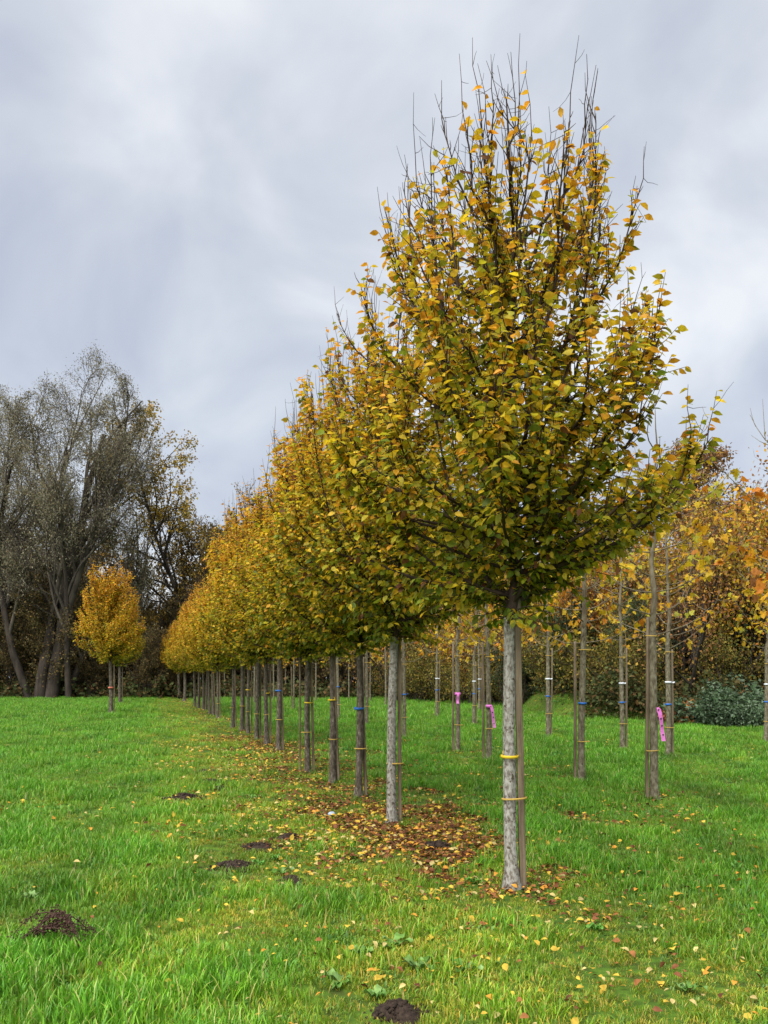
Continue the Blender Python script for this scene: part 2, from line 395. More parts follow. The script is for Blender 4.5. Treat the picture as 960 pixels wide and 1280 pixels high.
    P = P[kp]; A = A[kp]; n = len(P)
    Nn = unit(np.array([0, 0, 1.]) + rng.normal(0, .55, (n, 3)))
    S = leafs * rng.uniform(.62, 1.12, n)
    # colour: greener low and inside, yellow high and out
    outn = np.hypot(P[:, 0], P[:, 1]) / np.maximum(env_r(P[:, 2]), .2)
    yl = np.clip(yellow + .26 * (P[:, 2] - 3.3) / 2 + .22 * (outn - .7) + rng.normal(0, .20, n), 0, 1)
    kk = np.clip((yl * 5 + rng.normal(0, .5, n)).astype(int), 0, 4)
    kk[rng.rand(n) < .035] = 5
    C = PAL[kk] * (1 + rng.uniform(-.2, .25, (n, 1))) * (1 + rng.uniform(-.1, .1, (n, 3)))
    return dict(trunk=(tv, tf), limbs=(V, Q), P=P + 0, A=A, N=Nn, S=S, C=C, K=kk, lr=rng)

def foliage_mesh(h, sel=None, tpl=(LEAF_V, LEAF_F), name='foliage', mat=None):
    s = slice(None) if sel is None else sel
    V, Fc, C = leaf_arrays(h['P'][s], h['A'][s], h['N'][s], h['S'][s], h['C'][s], tpl)
    return mesh(name, V, [Fc], mat or M_leaf, C)

LEAF_VAR = []
for k in range(18):
    r = np.random.RandomState(700 + k); c = PAL[min(k // 3, 5)] * (1 + r.uniform(-.2, .25)) * (1 + r.uniform(-.1, .1, 3))
    LEAF_VAR.append(mesh('leaf', LEAF_V * np.array([1 + .1 * r.normal(), 1, 1 + .5 * r.normal()]), [LEAF_F], M_leaf, np.repeat(c[None], 8, 0)))

def leaf_objects(root, h, ids, tilt_inv=None):
    X, Y, Z = leaf_frames(h['A'], h['N'])
    for i in ids:
        o = bpy.data.objects.new('leaf', LEAF_VAR[h['K'][i] * 3 + i % 3]); COL.objects.link(o); o.parent = root
        M = Matrix.Identity(4); s = h['S'][i]
        for c, ax in enumerate((X[i], Y[i], Z[i])):
            for r_ in range(3): M[r_][c] = ax[r_] * s
        M.translation = Vector(h['P'][i]); o.matrix_basis = M

def band_mesh(name, rx, ry, hgt, mat, tail=None, n=18, cx=0.0):
    a = np.arange(n) * 2 * math.pi / n; V, Fq = [], []
    for zz in (-hgt / 2, hgt / 2):
        for th in (1.0, 1.0 + .004 / rx):
            V.append(np.stack([cx + rx * th * np.cos(a), ry * th * np.sin(a), np.full(n, zz)], -1))
    V = np.concatenate(V); i = np.arange(n); j = (i + 1) % n
    for a0, b0 in ((1, 3), (2, 0), (0, 1), (3, 2)):
        Fq.append(np.stack([a0 * n + i, a0 * n + j, b0 * n + j, b0 * n + i], -1))
    Fq = np.concatenate(Fq)
    if tail:
        (dx, dz, w) = tail; k = 5; t = np.linspace(0, 1, k)
        base = len(V); cxs = cx + rx + .004 + dx * t ** .7; zs = -dz * t
        T = np.stack([cxs, -ry * .6 + .01 * np.sin(t * 5), zs], -1)
        for s in (0, 1):
            V = np.concatenate([V, T + np.array([0, -.002, w * (s - .5)]) + np.array([w * (s - .5) * .9, 0, 0])])
        f = np.array([(base + q, base + q + 1, base + k + q + 1, base + k + q) for q in range(k - 1)]); Fq = np.concatenate([Fq, f])
    return mesh(name, V, [Fq], mat)

def stake_mesh(hgt, w, seed):
    r = np.random.RandomState(seed); zz = np.array([-.1, .35, .9, 1.4, hgt - .03, hgt]); V = []
    for k, z in enumerate(zz):
        ww = w / 2 * (.8 if k == len(zz) - 1 else 1); ox, oy = r.normal(0, .002, 2)
        for sx, sy in ((-1, -.75), (-.75, -1), (.75, -1), (1, -.75), (1, .75), (.75, 1), (-.75, 1), (-1, .75)):
            V.append((sx * ww + ox, sy * ww + oy, z))
    V = np.array(V); Fq = []
    for k in range(len(zz) - 1):
        for s in range(8): Fq.append((k * 8 + s, k * 8 + (s + 1) % 8, k * 8 + 8 + (s + 1) % 8, k * 8 + 8 + s))
    o = 8 * (len(zz) - 1)
    tops = np.array([(o, o + 1, o + 2, o + 3), (o, o + 3, o + 4, o + 7), (o + 4, o + 5, o + 6, o + 7)])
    return mesh('tree_stake', V, [np.array(Fq), tops], M_stake)
STAKES = [stake_mesh(2.15 + .12 * k, .042, k) for k in range(3)]
STAKE_BIG = stake_mesh(2.2, .05, 9)
B_rope = band_mesh('tie_band', .094, .066, .014, M_rope, cx=.03)
B_yel = band_mesh('tape_band', .064, .064, .022, M_yellow, (-.0, -.05, .012))
B_blue = band_mesh('tape_band', .060, .060, .030, M_blue, (.05, -.03, .02))
B_white = band_mesh('tape_band', .060, .060, .038, M_white, (.05, .0, .025))
B_red = band_mesh('tape_band', .060, .060, .060, M_red)

def band(me, root, z, rot=0.0, name=None):
    return obj(name or me.name, me, root, (0, 0, z), (random.uniform(-.05, .05), random.uniform(-.05, .05), rot))
random.seed(4)

# the two nearest, with leaves of their own
def place_tree(name, parts, x, y, rot, label, cat, group, tilt=(0, 0), sc=1.0):
    root = empty(name, (x, y, float(ground_z(x, y))), (tilt[0], tilt[1], rot), sc)
    tag(root, label, cat, group)
    for nm, me, kind in parts:
        o = obj(nm, me, root)
        if kind: o['kind'] = kind
    return root
def stake(x, y, me, label, tilt=(0, 0), rot=0.0):
    tag(obj('tree_stake', me, None, (x, y, float(ground_z(x, y))), (tilt[0], tilt[1], rot)), label, 'stake', 'wooden stakes beside the young trees')
def part(root, nm): return [c for c in root.children if c.name.split('.')[0] == nm][0]
HORN_G = 'pleached yellow trees in the long row'
def near_tree(seed, x, y, label, yellow, tilt, n_ind, **kw):
    h = hornbeam(seed, yellow, **kw)
    n = len(h['P']); rng = np.random.RandomState(seed + 1)
    def turn(a, ph): c, s_ = math.cos(ph), math.sin(ph); return a @ np.array([[c, s_, 0], [-s_, c, 0], [0, 0, 1]])
    lowc = h['P'][(h['P'][:, 2] > 2.5) & (h['P'][:, 2] < 4.2)]      # turn the tree so that its broad side faces the lawn
    ph = max(np.linspace(0, 6.1, 24), key=lambda a: np.quantile(turn(lowc, a)[:, 0], .985) + .5 * np.quantile(-turn(lowc, a)[:, 0], .985))
    for k_ in 'PAN': h[k_] = turn(h[k_], ph)
    h['trunk'] = (turn(h['trunk'][0], ph), h['trunk'][1]); h['limbs'] = (turn(h['limbs'][0], ph), h['limbs'][1])
    front = np.where(h['P'][:, 1] < np.quantile(h['P'][:, 1], .14))[0]
    ids = rng.choice(front, min(n_ind, len(front)), replace=False)
    keep = np.ones(n, bool); keep[ids] = False
    root = place_tree('hornbeam_tree', [('trunk', mesh('trunk', *[h['trunk'][0], [h['trunk'][1]]], M_bark, smoothf=True), None),
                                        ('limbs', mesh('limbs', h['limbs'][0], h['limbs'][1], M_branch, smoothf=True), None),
                                        ('foliage', foliage_mesh(h, keep), 'stuff')], x, y, 0, label, 'tree', HORN_G, tilt)
    leaf_objects(root, h, ids)
    return root, n
xa, ya = TR['A'][0]
t1, n_l1 = near_tree(11, xa, ya, 'large yellow and green hornbeam at the front end of the row, leaves seen singly', .52, (0, -.018), 300, nprim=62, dens=.92, keep_top=.34)
band(B_rope, t1, .68); band(B_yel, t1, 1.0, 2.6)
xb, yb = TR['A'][1]
t2, n_l2 = near_tree(23, xb, yb, 'second yellow hornbeam of the row, directly behind the large front tree', .54, (0, .004), 300, keep_top=.45)
band(B_rope, t2, .66)
print('NEAR', n_l1, n_l2)

# shared variants for the rest of the row
VARS = []
for k, (sd_, yl) in enumerate([(31, .52), (47, .62), (59, .55), (67, .70)]):
    h = hornbeam(sd_, yl, nprim=58, leafs=.086, dens=1.0, keep_top=.75)
    VARS.append([('trunk', mesh('trunk', h['trunk'][0], [h['trunk'][1]], M_bark1, smoothf=True), None),
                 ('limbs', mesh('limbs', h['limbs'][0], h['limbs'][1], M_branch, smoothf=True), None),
                 ('foliage', foliage_mesh(h, None, (LOW_V * np.array([1.15, 1.05, 1]), LOW_F)), 'stuff')])
order = [0, 2, 0, 1, 2, 0, 1, 3, 2, 1, 3, 0, 1, 3, 2, 3]
for k, (x, y) in enumerate(TR['A'][2:]):
    rt = place_tree('hornbeam_tree', VARS[order[k]], x, y, random.uniform(0, 6.28), f'{ORD[k + 2]} yellow hornbeam of the long row, counted from the large front tree', 'tree', HORN_G,
                    (random.uniform(-.012, .012), random.uniform(-.012, .012)), random.uniform(.93, 1.08))
    if k < 10:
        band(B_rope, rt, .62 + .1 * random.random())
        c = [B_blue, B_yel, B_yel, B_blue, B_yel, None, B_yel, None, None, None][k]
        if c: band(c, rt, 1.22 + .08 * random.random(), random.uniform(-.6, .6) - rt.rotation_euler.z)
for k, (x, y) in enumerate(TR['A2']):
    rt = place_tree('hornbeam_tree', VARS[3 - k], x, y, 1.3 + k, ['rounded golden hornbeam standing alone on the open lawn beside the row', 'golden hornbeam hidden behind the lone one on the lawn'][k], 'tree', 'golden trees on the open lawn', (0, 0), (1.12, 1.12, 1.17))
    part(rt, 'trunk').scale = (1.5, 1.5, 1)
    stake(x + .13, y + .05, STAKES[k], ['stake beside the lone golden tree on the lawn', 'stake beside the tree hidden behind the lone golden one'][k])
    if k == 0: band(B_red, rt, 1.0).scale = (1.6, 1.6, 1)
for k, (x, y) in enumerate(TR['FAR']):
    rt = place_tree('hornbeam_tree', VARS[k], x, y, 2.1 * k, ['pale trunked hornbeam just beyond the far end of the row', 'slim hornbeam at the wood edge, second beyond the row end', 'slim hornbeam at the wood edge, last beyond the row end'][k], 'tree', 'trees beyond the end of the row', (0, 0), 1.0)
    part(rt, 'trunk').scale = (2.0, 2.0, 1)

# stakes along the row
stake(xa + .088, ya + .018, STAKE_BIG, 'weathered square stake tied to the large front tree', (0, -.022))
stake(xb + .088, yb + .025, STAKES[1], 'weathered square stake tied to the second tree of the row', (0, -.006))
for k, (x, y) in enumerate(TR['A'][2:]):
    stake(x + random.uniform(.085, .1), y + random.uniform(.0, .06), STAKES[k % 3], f'wooden stake beside the {ORD[k + 2]} tree of the long row', (random.uniform(-.01, .01), random.uniform(-.05, .005)), random.uniform(-.2, .2))
x, y = gpt(375, 964); stake(x, y, stake_mesh(2.1, .03, 21), 'thin brown stake standing free beside the fifth tree of the row')

# ------------------------------------------------------------------ young maples with sparse leaves
MPAL = np.array([(.62, .42, .02), (.68, .36, .02), (.62, .22, .02), (.45, .42, .04), (.30, .13, .04)])
def maple(seed, z_leaf=(2.4, 4.2), nl=150, pw=(.5, .25, .1, .12, .03), size=.15, top=5.6, spread=1.0):
    rng = np.random.RandomState(seed)
    z = np.array([-.08, 0, .08, .25, .7, 1.2, 1.7, 2.2, 2.45]); r = np.array([.08, .070, .061, .056, .053, .051, .048, .045, .043])
    bx = .01 * np.sin(z * 2 + rng.rand() * 6); bx -= bx[1]
    tv, tf = tubes([(np.stack([bx, bx * .5, z], -1), r)], 12)
    lz = np.linspace(2.42, top, 12); lx = bx[-1] + np.cumsum(rng.normal(0, .02, 12)); ly = bx[-1] * .5 + np.cumsum(rng.normal(0, .02, 12)); lx += bx[-1] - lx[0]; ly += bx[-1] * .5 - ly[0]
    big = [(np.stack([lx, ly, lz], -1), np.linspace(.043, .004, 12))]; tw = []; ends = []
    zz = 2.15; a = rng.rand() * 6
    while zz < top - .5:
        for s in (0, math.pi):
            L = rng.uniform(.7, 1.15) * (1.25 - .13 * (zz - 2)) * spread
            n = 7; t = np.linspace(0, 1, n); el = rng.uniform(.25, .75)
            rr = L * np.cos(el) * (t + .12 * np.sin(3 * t)); hh = L * (math.sin(el) * t * .6 + .75 * t ** 2 * rng.uniform(.2, .9)) - .05 * np.sin(t * 3.1) * (zz < 3)
            x0, y0 = (np.interp(zz, lz, lx), np.interp(zz, lz, ly)); aa = a + s + .3 * rng.normal() * t
            P = np.stack([x0 + rr * np.cos(aa), y0 + rr * np.sin(aa), zz + hh], -1); P[1:] += rng.normal(0, .012, (n - 1, 3))
            tw.append((P, np.linspace(.010, .0022, n)))
            for j in range(2, n):
                ends.append(P[j])
                if rng.rand() < .6:
                    d = unit(P[j] - P[j - 1] + rng.normal(0, .6, 3)); Lt = rng.uniform(.15, .4)
                    Q = P[j] + d * np.linspace(0, Lt, 4)[:, None] + np.array([0, 0, .12]) * np.linspace(0, 1, 4)[:, None] ** 2
                    tw.append((Q, np.linspace(.005, .0018, 4))); ends += [Q[-1], Q[2]]
        a += 1.57 + rng.normal(0, .2); zz += rng.uniform(.16, .34)
    bv, bf = tubes(big, 8); wv, wf = tubes(tw, 5); V, Q = merge([(bv, bf), (wv, wf)])
    E = np.array(ends); E = E[(E[:, 2] > z_leaf[0]) & (E[:, 2] < z_leaf[1])]
    P = E[rng.choice(len(E), nl)] + rng.normal(0, .04, (nl, 3)); A = unit(rng.normal(0, .7, (nl, 3)) + np.array([0, 0, -.6])); Nn = unit(rng.normal(0, .6, (nl, 3)) + np.array([0, -.2, .6]))
    C = MPAL[rng.choice(5, nl, p=pw)] * (1 + rng.uniform(-.2, .2, (nl, 1)))
    S = size * rng.uniform(.6, 1.15, nl)
    return dict(trunk=(tv, tf), limbs=(V, Q), P=P, A=A, N=Nn, S=S, C=C)
def maple_parts(h):
    return [('trunk', mesh('trunk', h['trunk'][0], [h['trunk'][1]], M_bark2, smoothf=True), None),
            ('limbs', mesh('limbs', h['limbs'][0], h['limbs'][1], M_paletwig, smoothf=True), None)], h
MAPLE_VAR = []
for k in range(10):
    r = np.random.RandomState(40 + k); MAPLE_VAR.append(mesh('leaf', MAPLE_V * np.array([1, 1, 1 + r.normal()]), [MAPLE_F], M_leaf, np.repeat((MPAL[k // 2] * (1 + r.uniform(-.15, .2)))[None], len(MAPLE_V), 0)))
def maple_leaf_objects(root, h):
    X, Y, Z = leaf_frames(h['A'], h['N'])
    for i in range(len(h['P'])):
        k = int(np.argmin(np.abs(MPAL - h['C'][i]).sum(1)))
        o = bpy.data.objects.new('leaf', MAPLE_VAR[k * 2 + i % 2]); COL.objects.link(o); o.parent = root
        M = Matrix.Identity(4); s = h['S'][i]
        for c, ax in enumerate((X[i], Y[i], Z[i])):
            for r_ in range(3): M[r_][c] = ax[r_] * s
        M.translation = Vector(h['P'][i]); o.matrix_basis = M

MG = 'young maples with sparse leaves in the rows on the lawn'
p1, h1 = maple_parts(maple(5, (2.9, 4.6), 290, (.62, .14, .02, .2, .02), .125, 5.1))
x, y = TR['B'][0]
m1 = place_tree('maple_tree', p1, x, y, 0.6, 'pale trunked young maple with pink ribbon and yellow leaves, nearest the front hornbeam', 'tree', MG, (0, -.012)); maple_leaf_objects(m1, h1)
# neighbour in the same row whose trunk stands right of the picture and whose orange branches reach in
p2, h2 = maple_parts(maple(8, (1.95, 3.8), 300, (.14, .40, .38, .02, .06), .14, 4.6, 1.0))
m2 = place_tree('maple_tree', p2, at(1018, 9.6), 9.6, 2.2, 'young maple with orange leaves whose branches reach in beside the shrubbery', 'tree', MG); maple_leaf_objects(m2, h2)
MV = []
for sd_, nl, zl, pw in ((3, 75, (2.2, 3.6), (.45, .35, .08, .1, .02)), (9, 110, (2.1, 4.2), (.6, .2, .05, .13, .02)), (14, 50, (2.3, 3.6), (.4, .3, .2, .08, .02))):
    h = maple(sd_, zl, int(nl * 1.5), pw, .145)
    V, Fc, C = leaf_arrays(h['P'], h['A'], h['N'], h['S'], h['C'], (MAPLE_V, MAPLE_F))
    MV.append(maple_parts(h)[0] + [('foliage', mesh('foliage', V, [Fc], M_leaf, C), 'stuff')])
rows = [('B', TR['B'][1:], 'first maple row behind the front hornbeam', 1), ('C', TR['C'], 'middle maple row', 0), ('D', TR['D'], 'maple row nearest the wood', 0)]
for rn, pts, rname, o0 in rows:
    for k, (x, y) in enumerate(pts):
        rt = place_tree('maple_tree', MV[(k + len(rn) + o0) % 3], x, y, random.uniform(0, 6.28), f'{ORD[k + o0]} slim young maple of the {rname}', 'tree', MG, (random.uniform(-.014, .014), random.uniform(-.014, .014)), random.uniform(.95, 1.05))
        rz = rt.rotation_euler.z
        if y < 42:
            band(B_rope, rt, .55 + .1 * random.random(), -rz); band(B_rope, rt, 2.0 + .1 * random.random(), -rz)
            if rn != 'B': band(B_white, rt, 1.5, -rz + random.uniform(-1.2, .4)); band(B_blue, rt, 1.06, -rz + random.uniform(-2, 2))
            elif k in (0, 3, 5): band(B_blue, rt, 1.22, -rz + random.uniform(-1, 1))
        if y < 45:
            sx = -.095 if rn == 'B' else .095
            stake(x + sx, y + .03, STAKES[k % 3], f'thin stake beside the {ORD[k + o0]} maple of the {rname}', (0, random.uniform(-.012, .012)))
x, y = TR['B'][0]; stake(x - .09, y + .02, STAKES[2], 'dark stake behind the pale trunked maple with the pink ribbon', (0, .004))
band(B_rope, m1, .64, math.pi); band(B_rope, m1, 2.14, math.pi)

def ribbon(x, y, z, label, tail=True):
    root = empty('marking_ribbon', (x, y, z)); tag(root, label, 'ribbon', 'pink marking ribbons on trunks')
    obj('loop', band_mesh('loop', .058, .058, .055, M_pink), root)
    n = 9; t = np.linspace(0, 1, n); L = .42 if tail else .22
    cx = .03 + .07 * t ** .6 if tail else .005 * np.sin(6 * t); zc = .01 - L * t; w = .05
    V = []
    for s in (-.5, .5): V.append(np.stack([cx + w * s, -.062 - .012 * np.sin(7 * t + s), zc + .4 * w * s * (1 - t)], -1))
    V = np.concatenate(V); f = np.array([(q_, q_ + 1, n + q_ + 1, n + q_) for q_ in range(n - 1)])
    tl = obj('tail', mesh('tail', V, [f], M_pink), root)
    if tail:
        for k, tt in enumerate((.0, .28, .5, .78)):
            c = np.array([np.interp(tt, t, cx), -.0785, np.interp(tt, t, zc) - .01]); a = np.arange(7) / 7 * 6.283
            v = c + np.stack([.010 * np.cos(a) * (1 + .4 * np.sin(2 * a + k)), 0 * a, .013 * np.sin(a)], -1)
            obj('print_mark', mesh('print_mark', np.concatenate([c[None] - [[0, .001, 0]], v]), [np.array([(0, 1 + j, 1 + (j + 1) % 7) for j in range(7)])], M_black), tl)
x, y = TR['B'][0]; ribbon(x, y, 1.18, 'pink printed ribbon hanging from the pale trunked maple')
x, y = TR['B'][2]; ribbon(x, y, 1.05, 'pink printed ribbon on the third maple of its row')
x, y = TR['B'][3]; ribbon(x, y, 1.25, 'small pink ribbon with short tail on a slim maple trunk', False)

# ------------------------------------------------------------------ woodland trees
def grow(seed, stems, levels, env=None, leaf=None):
    """stems: list of (p0, dir, length, r). levels: dicts n, ratio, angle, up, wig, s0, seg. leaf: n, size, pal, w, zmin"""
    rng = np.random.RandomState(seed)
    bylev = [[] for _ in range(len(levels) + 1)]
    def line(p0, d, L, r, up, wig, seg, rend):
        pts = [p0]; dd = d
        for s in range(seg - 1):
            dd = unit(dd + np.array([0, 0, up]) / seg + rng.normal(0, wig, 3)); pts.append(pts[-1] + dd * L / (seg - 1))
        P = np.array(pts)
        if env is not None:
            c, R = env; q_ = (((P - c) / R) ** 2).sum(1); bad = np.where((q_ > 1) & (P[:, 2] > c[2] - R[2] * .6))[0]
            if len(bad) and bad[0] >= 2:
                k = bad[0]; P2 = P[:k]; tt = np.linspace(0, k - 1, seg); P = np.stack([np.interp(tt, np.arange(k), P2[:, j]) for j in range(3)], -1)
            elif len(bad): return None
        return P, np.linspace(r, r * rend, len(P))
    cur = []
    for p0, d, L, r in stems:
        l = line(np.array(p0, float), unit(np.array(d, float)), L, r, .1, .08, 10, .3)
        if l is None: continue
        if len(cur) == 0 or True: bylev[0].append(l); cur.append((l, L))
    for li, lv in enumerate(levels):
        nxt = []
        for (P, R), L in cur:
            for k in range(lv['n']):
                s = lv['s0'] + (1 - lv['s0']) * (k + rng.rand()) / lv['n']; m = len(P)
                ii = min(int(s * (m - 1)), m - 2); f = s * (m - 1) - ii
                p = P[ii] * (1 - f) + P[ii + 1] * f; T = unit(P[ii + 1] - P[ii]); r = R[ii] * (1 - f) + R[ii + 1] * f
                side = unit(np.cross(T, rng.normal(0, 1, 3))); a = lv['angle'] * rng.uniform(.6, 1.35)
                d = T * math.cos(a) + side * math.sin(a)
                Lc = L * lv['ratio'] * rng.uniform(.65, 1.25) * (1.15 - .5 * s)
                l = line(p, d, Lc, max(r * .62, lv.get('rmin', .006)), lv['up'], lv['wig'], lv['seg'], .35)
                if l is not None: bylev[li + 1].append(l); nxt.append((l, Lc))
        cur = nxt
    parts = []
    for k, b in enumerate(bylev):
        if b: parts.append(tubes(b, [9, 6, 4, 3, 3, 3][min(k, 5)]))
    tv, tf = parts[0]; V, Q = merge(parts[1:])
    fol = None
    if leaf:
        ln = [l for l, _ in cur]; m = leaf['n']; P = np.array([l[0] for l in ln]); k = P.shape[1]
        s = rng.rand(len(ln), m) * (k - 1); ii = np.minimum(s.astype(int), k - 2); f = (s - ii)[..., None]
        ar = np.arange(len(ln))[:, None]
        LP = (P[ar, ii] * (1 - f) + P[ar, ii + 1] * f).reshape(-1, 3) + rng.normal(0, leaf.get('jit', .12), (len(ln) * m, 3))
        keep = np.ones(len(LP), bool)
        if 'keep' in leaf: keep = rng.rand(len(LP)) < leaf['keep'](LP)
        LP = LP[keep]; n = len(LP)
        A = unit(rng.normal(0, .6, (n, 3)) + np.array([0, 0, leaf.get('droop', -.5)])); Nn = unit(rng.normal(0, .7, (n, 3)) + np.array([0, 0, .7]))
        pal = np.array(leaf['pal']); C = pal[rng.choice(len(pal), n, p=leaf['w'])] * (1 + rng.uniform(-.25, .3, (n, 1)))
        S = leaf['size'] * rng.uniform(.6, 1.25, n)
        tpl = (LOW_V * np.array([leaf.get('wid', 1.2), 1, 1]), LOW_F)
        Vf, Ff, Cf = leaf_arrays(LP, A, Nn, S, C, tpl); fol = mesh('foliage', Vf, [Ff], M_farleaf, Cf)
    return (tv, tf), (V, Q), fol
def tree_parts(g, bark, twig):
    (tv, tf), (V, Q), fol = g
    p = [('trunk', mesh('trunk', tv, [tf], bark, smoothf=True), None), ('limbs', mesh('limbs', V, Q, twig, smoothf=True), None)]
    if fol: p.append(('foliage', fol, 'stuff'))
    return p

OLIVE = [(.15, .13, .075), (.22, .20, .125), (.29, .27, .19), (.20, .15, .07)]
# big willow, four stems from one stool
d = 66.0
wl = grow(101, [((-.2, 0, -.3), (-.10, .02, 1), 21, .46), ((.6, .2, -.3), (.10, .0, 1), 21, .55), ((1.4, .9, -.3), (.24, .1, 1), 18, .30), ((-1.0, .5, -.3), (-.30, -.1, 1), 18, .32), ((.2, 1.2, -.3), (.02, .15, 1), 20, .32), ((2.2, -.4, -.3), (.10, -.06, 1), 17, .24)],
          [dict(n=8, ratio=.46, angle=.55, up=.38, wig=.09, s0=.26, seg=8), dict(n=6, ratio=.52, angle=.6, up=.15, wig=.12, s0=.22, seg=6),
           dict(n=6, ratio=.55, angle=.65, up=.0, wig=.13, s0=.2, seg=5, rmin=.020), dict(n=5, ratio=.6, angle=.6, up=-.5, wig=.15, s0=.15, seg=4, rmin=.012)],
          env=(np.array([.3, 0, 14.5]), np.array([8.9, 7.5, 13.6])), leaf=dict(n=8, size=.16, wid=.75, pal=OLIVE, w=(.3, .35, .25, .1), jit=.25, droop=-.8))
wp = tree_parts(wl, M_woodbark, M_twigs)
place_tree('willow_tree', wp, at(52, d), d, 0, 'tall grey olive willow with several dark stems behind the lone golden tree', 'tree', 'willows at the wood edge')
place_tree('willow_tree', wp, at(-12, 71), 71, 2.2, 'tall grey olive willow further along the wood edge, partly out of view', 'tree', 'willows at the wood edge', (0, 0), 1.07)

# slender yellow birch-like tree and thin neighbours
d = 73.0
YB = [(.40, .26, .03), (.28, .22, .04), (.20, .15, .04), (.33, .19, .03)]
yb_ = grow(111, [((0, 0, -.3), (.0, 0, 1), 20.5, .24)], [dict(n=24, ratio=.29, angle=.75, up=.45, wig=.09, s0=.33, seg=7, rmin=.03), dict(n=6, ratio=.5, angle=.6, up=.1, wig=.12, s0=.25, seg=5, rmin=.016), dict(n=5, ratio=.6, angle=.6, up=-.2, wig=.15, s0=.2, seg=4, rmin=.010)],
           leaf=dict(n=16, size=.22, pal=YB, w=(.4, .3, .15, .15), jit=.15, keep=lambda P: np.clip((P[:, 2] - 11) / 6, .12, 1)))
YBP = tree_parts(yb_, M_woodbark, M_woodbark)
place_tree('birch_tree', YBP, at(238, d), d, .4, 'slender tree with golden crown rising above the wood at the row end', 'tree', 'tall trees in the wood')
thin = tree_parts(grow(113, [((0, 0, -.3), (.03, 0, 1), 18, .16), ((.4, .3, -.3), (.08, .05, 1), 16, .13)], [dict(n=13, ratio=.24, angle=.5, up=.6, wig=.08, s0=.3, seg=6, rmin=.03), dict(n=5, ratio=.5, angle=.55, up=.2, wig=.1, s0=.2, seg=5, rmin=.017), dict(n=4, ratio=.55, angle=.55, up=.1, wig=.12, s0=.2, seg=4, rmin=.012)],
             leaf=dict(n=3, size=.15, pal=YB, w=(.1, .2, .5, .2))), M_birchbark, M_woodbark)
for k, (px, dd, s, lab) in enumerate([(168, 76, 1.0, 'thin nearly bare grey stemmed trees left of the golden crowned one'), (185, 84, .92, 'thin nearly bare tree close behind the golden crowned one'), (118, 82, .85, 'thin bare tree half hidden by the willow'), (285, 80, .98, 'thin bare topped tree above the far end of the row')]):
    place_tree('bare_tree', thin, at(px, dd), dd, k * 1.7, lab, 'tree', 'tall trees in the wood', (0, 0), s)
mixb = tree_parts(grow(117, [((0, 0, -.3), (0, 0, 1), 13, .22), ((.5, .2, -.3), (.2, .1, 1), 11, .16)], [dict(n=12, ratio=.36, angle=.7, up=.35, wig=.1, s0=.2, seg=6, rmin=.03), dict(n=6, ratio=.5, angle=.6, up=.1, wig=.12, s0=.2, seg=5, rmin=.016), dict(n=5, ratio=.55, angle=.6, up=0, wig=.13, s0=.2, seg=4, rmin=.01)],
             leaf=dict(n=7, size=.2, pal=[(.30, .20, .03), (.20, .15, .04), (.14, .10, .04), (.36, .20, .03)], w=(.3, .3, .25, .15), jit=.15)), M_woodbark, M_woodbark)
for k, (px, dd, s, lab) in enumerate([(248, 78, 1.12, 'brownish yellow tree between the golden crowned one and the row'), (205, 80, .72, 'low yellow brown tree at the foot of the golden crowned one'), (300, 77, 1.02, 'yellow brown tree hidden behind the far row trees'), (272, 71, .95, 'yellow brown tree standing just beyond the last row trees'), (190, 72, .62, 'small yellow brown tree beside the lone golden one')]):
    place_tree('woodland_tree', mixb, at(px, dd), dd, 1 + k * 2.1, lab, 'tree', 'yellow brown trees in the wood', (0, 0), s)

# understorey: many-stemmed, dark, sparsely leaved
UP = [(.07, .06, .026), (.11, .09, .035), (.14, .085, .035), (.19, .13, .04)]
US = []
for sd_ in (131, 137, 139):
    r = np.random.RandomState(sd_)
    st = [((r.normal(0, .6), r.normal(0, .6), -.3), (r.normal(0, .22), r.normal(0, .22), 1), r.uniform(6, 10), r.uniform(.05, .12)) for _ in range(10)]
    US.append(tree_parts(grow(sd_, st, [dict(n=7, ratio=.38, angle=.6, up=.3, wig=.12, s0=.12, seg=6, rmin=.025), dict(n=5, ratio=.5, angle=.65, up=.1, wig=.14, s0=.15, seg=5, rmin=.016), dict(n=4, ratio=.55, angle=.65, up=0, wig=.15, s0=.15, seg=4, rmin=.011)],
              leaf=dict(n=9, size=.2, pal=UP, w=(.35, .3, .2, .15), jit=.2)), M_woodbark, M_woodbark))
r = np.random.RandomState(77); un = 0
UG = 'dark thicket trees of the wood'
for row, (d0, n, hs) in enumerate([(69, 14, .78), (74, 15, 1.12), (80, 15, 1.4), (88, 16, 1.5), (97, 16, 1.55)]):
    for k in range(n):
        px = -130 + (k + r.uniform(.2, .8)) * 760 / n; dd = d0 + r.uniform(-1.5, 2.5)
        s = hs * r.uniform(.8, 1.2)
        if 100 < px < 300: s *= .70 if row < 2 else .52
        place_tree('thicket_tree', US[r.randint(3)], at(px, dd), dd, r.rand() * 6.28, 'dark many stemmed thicket tree with sparse brown leaves at the wood edge', 'tree', UG, (0, 0), s)

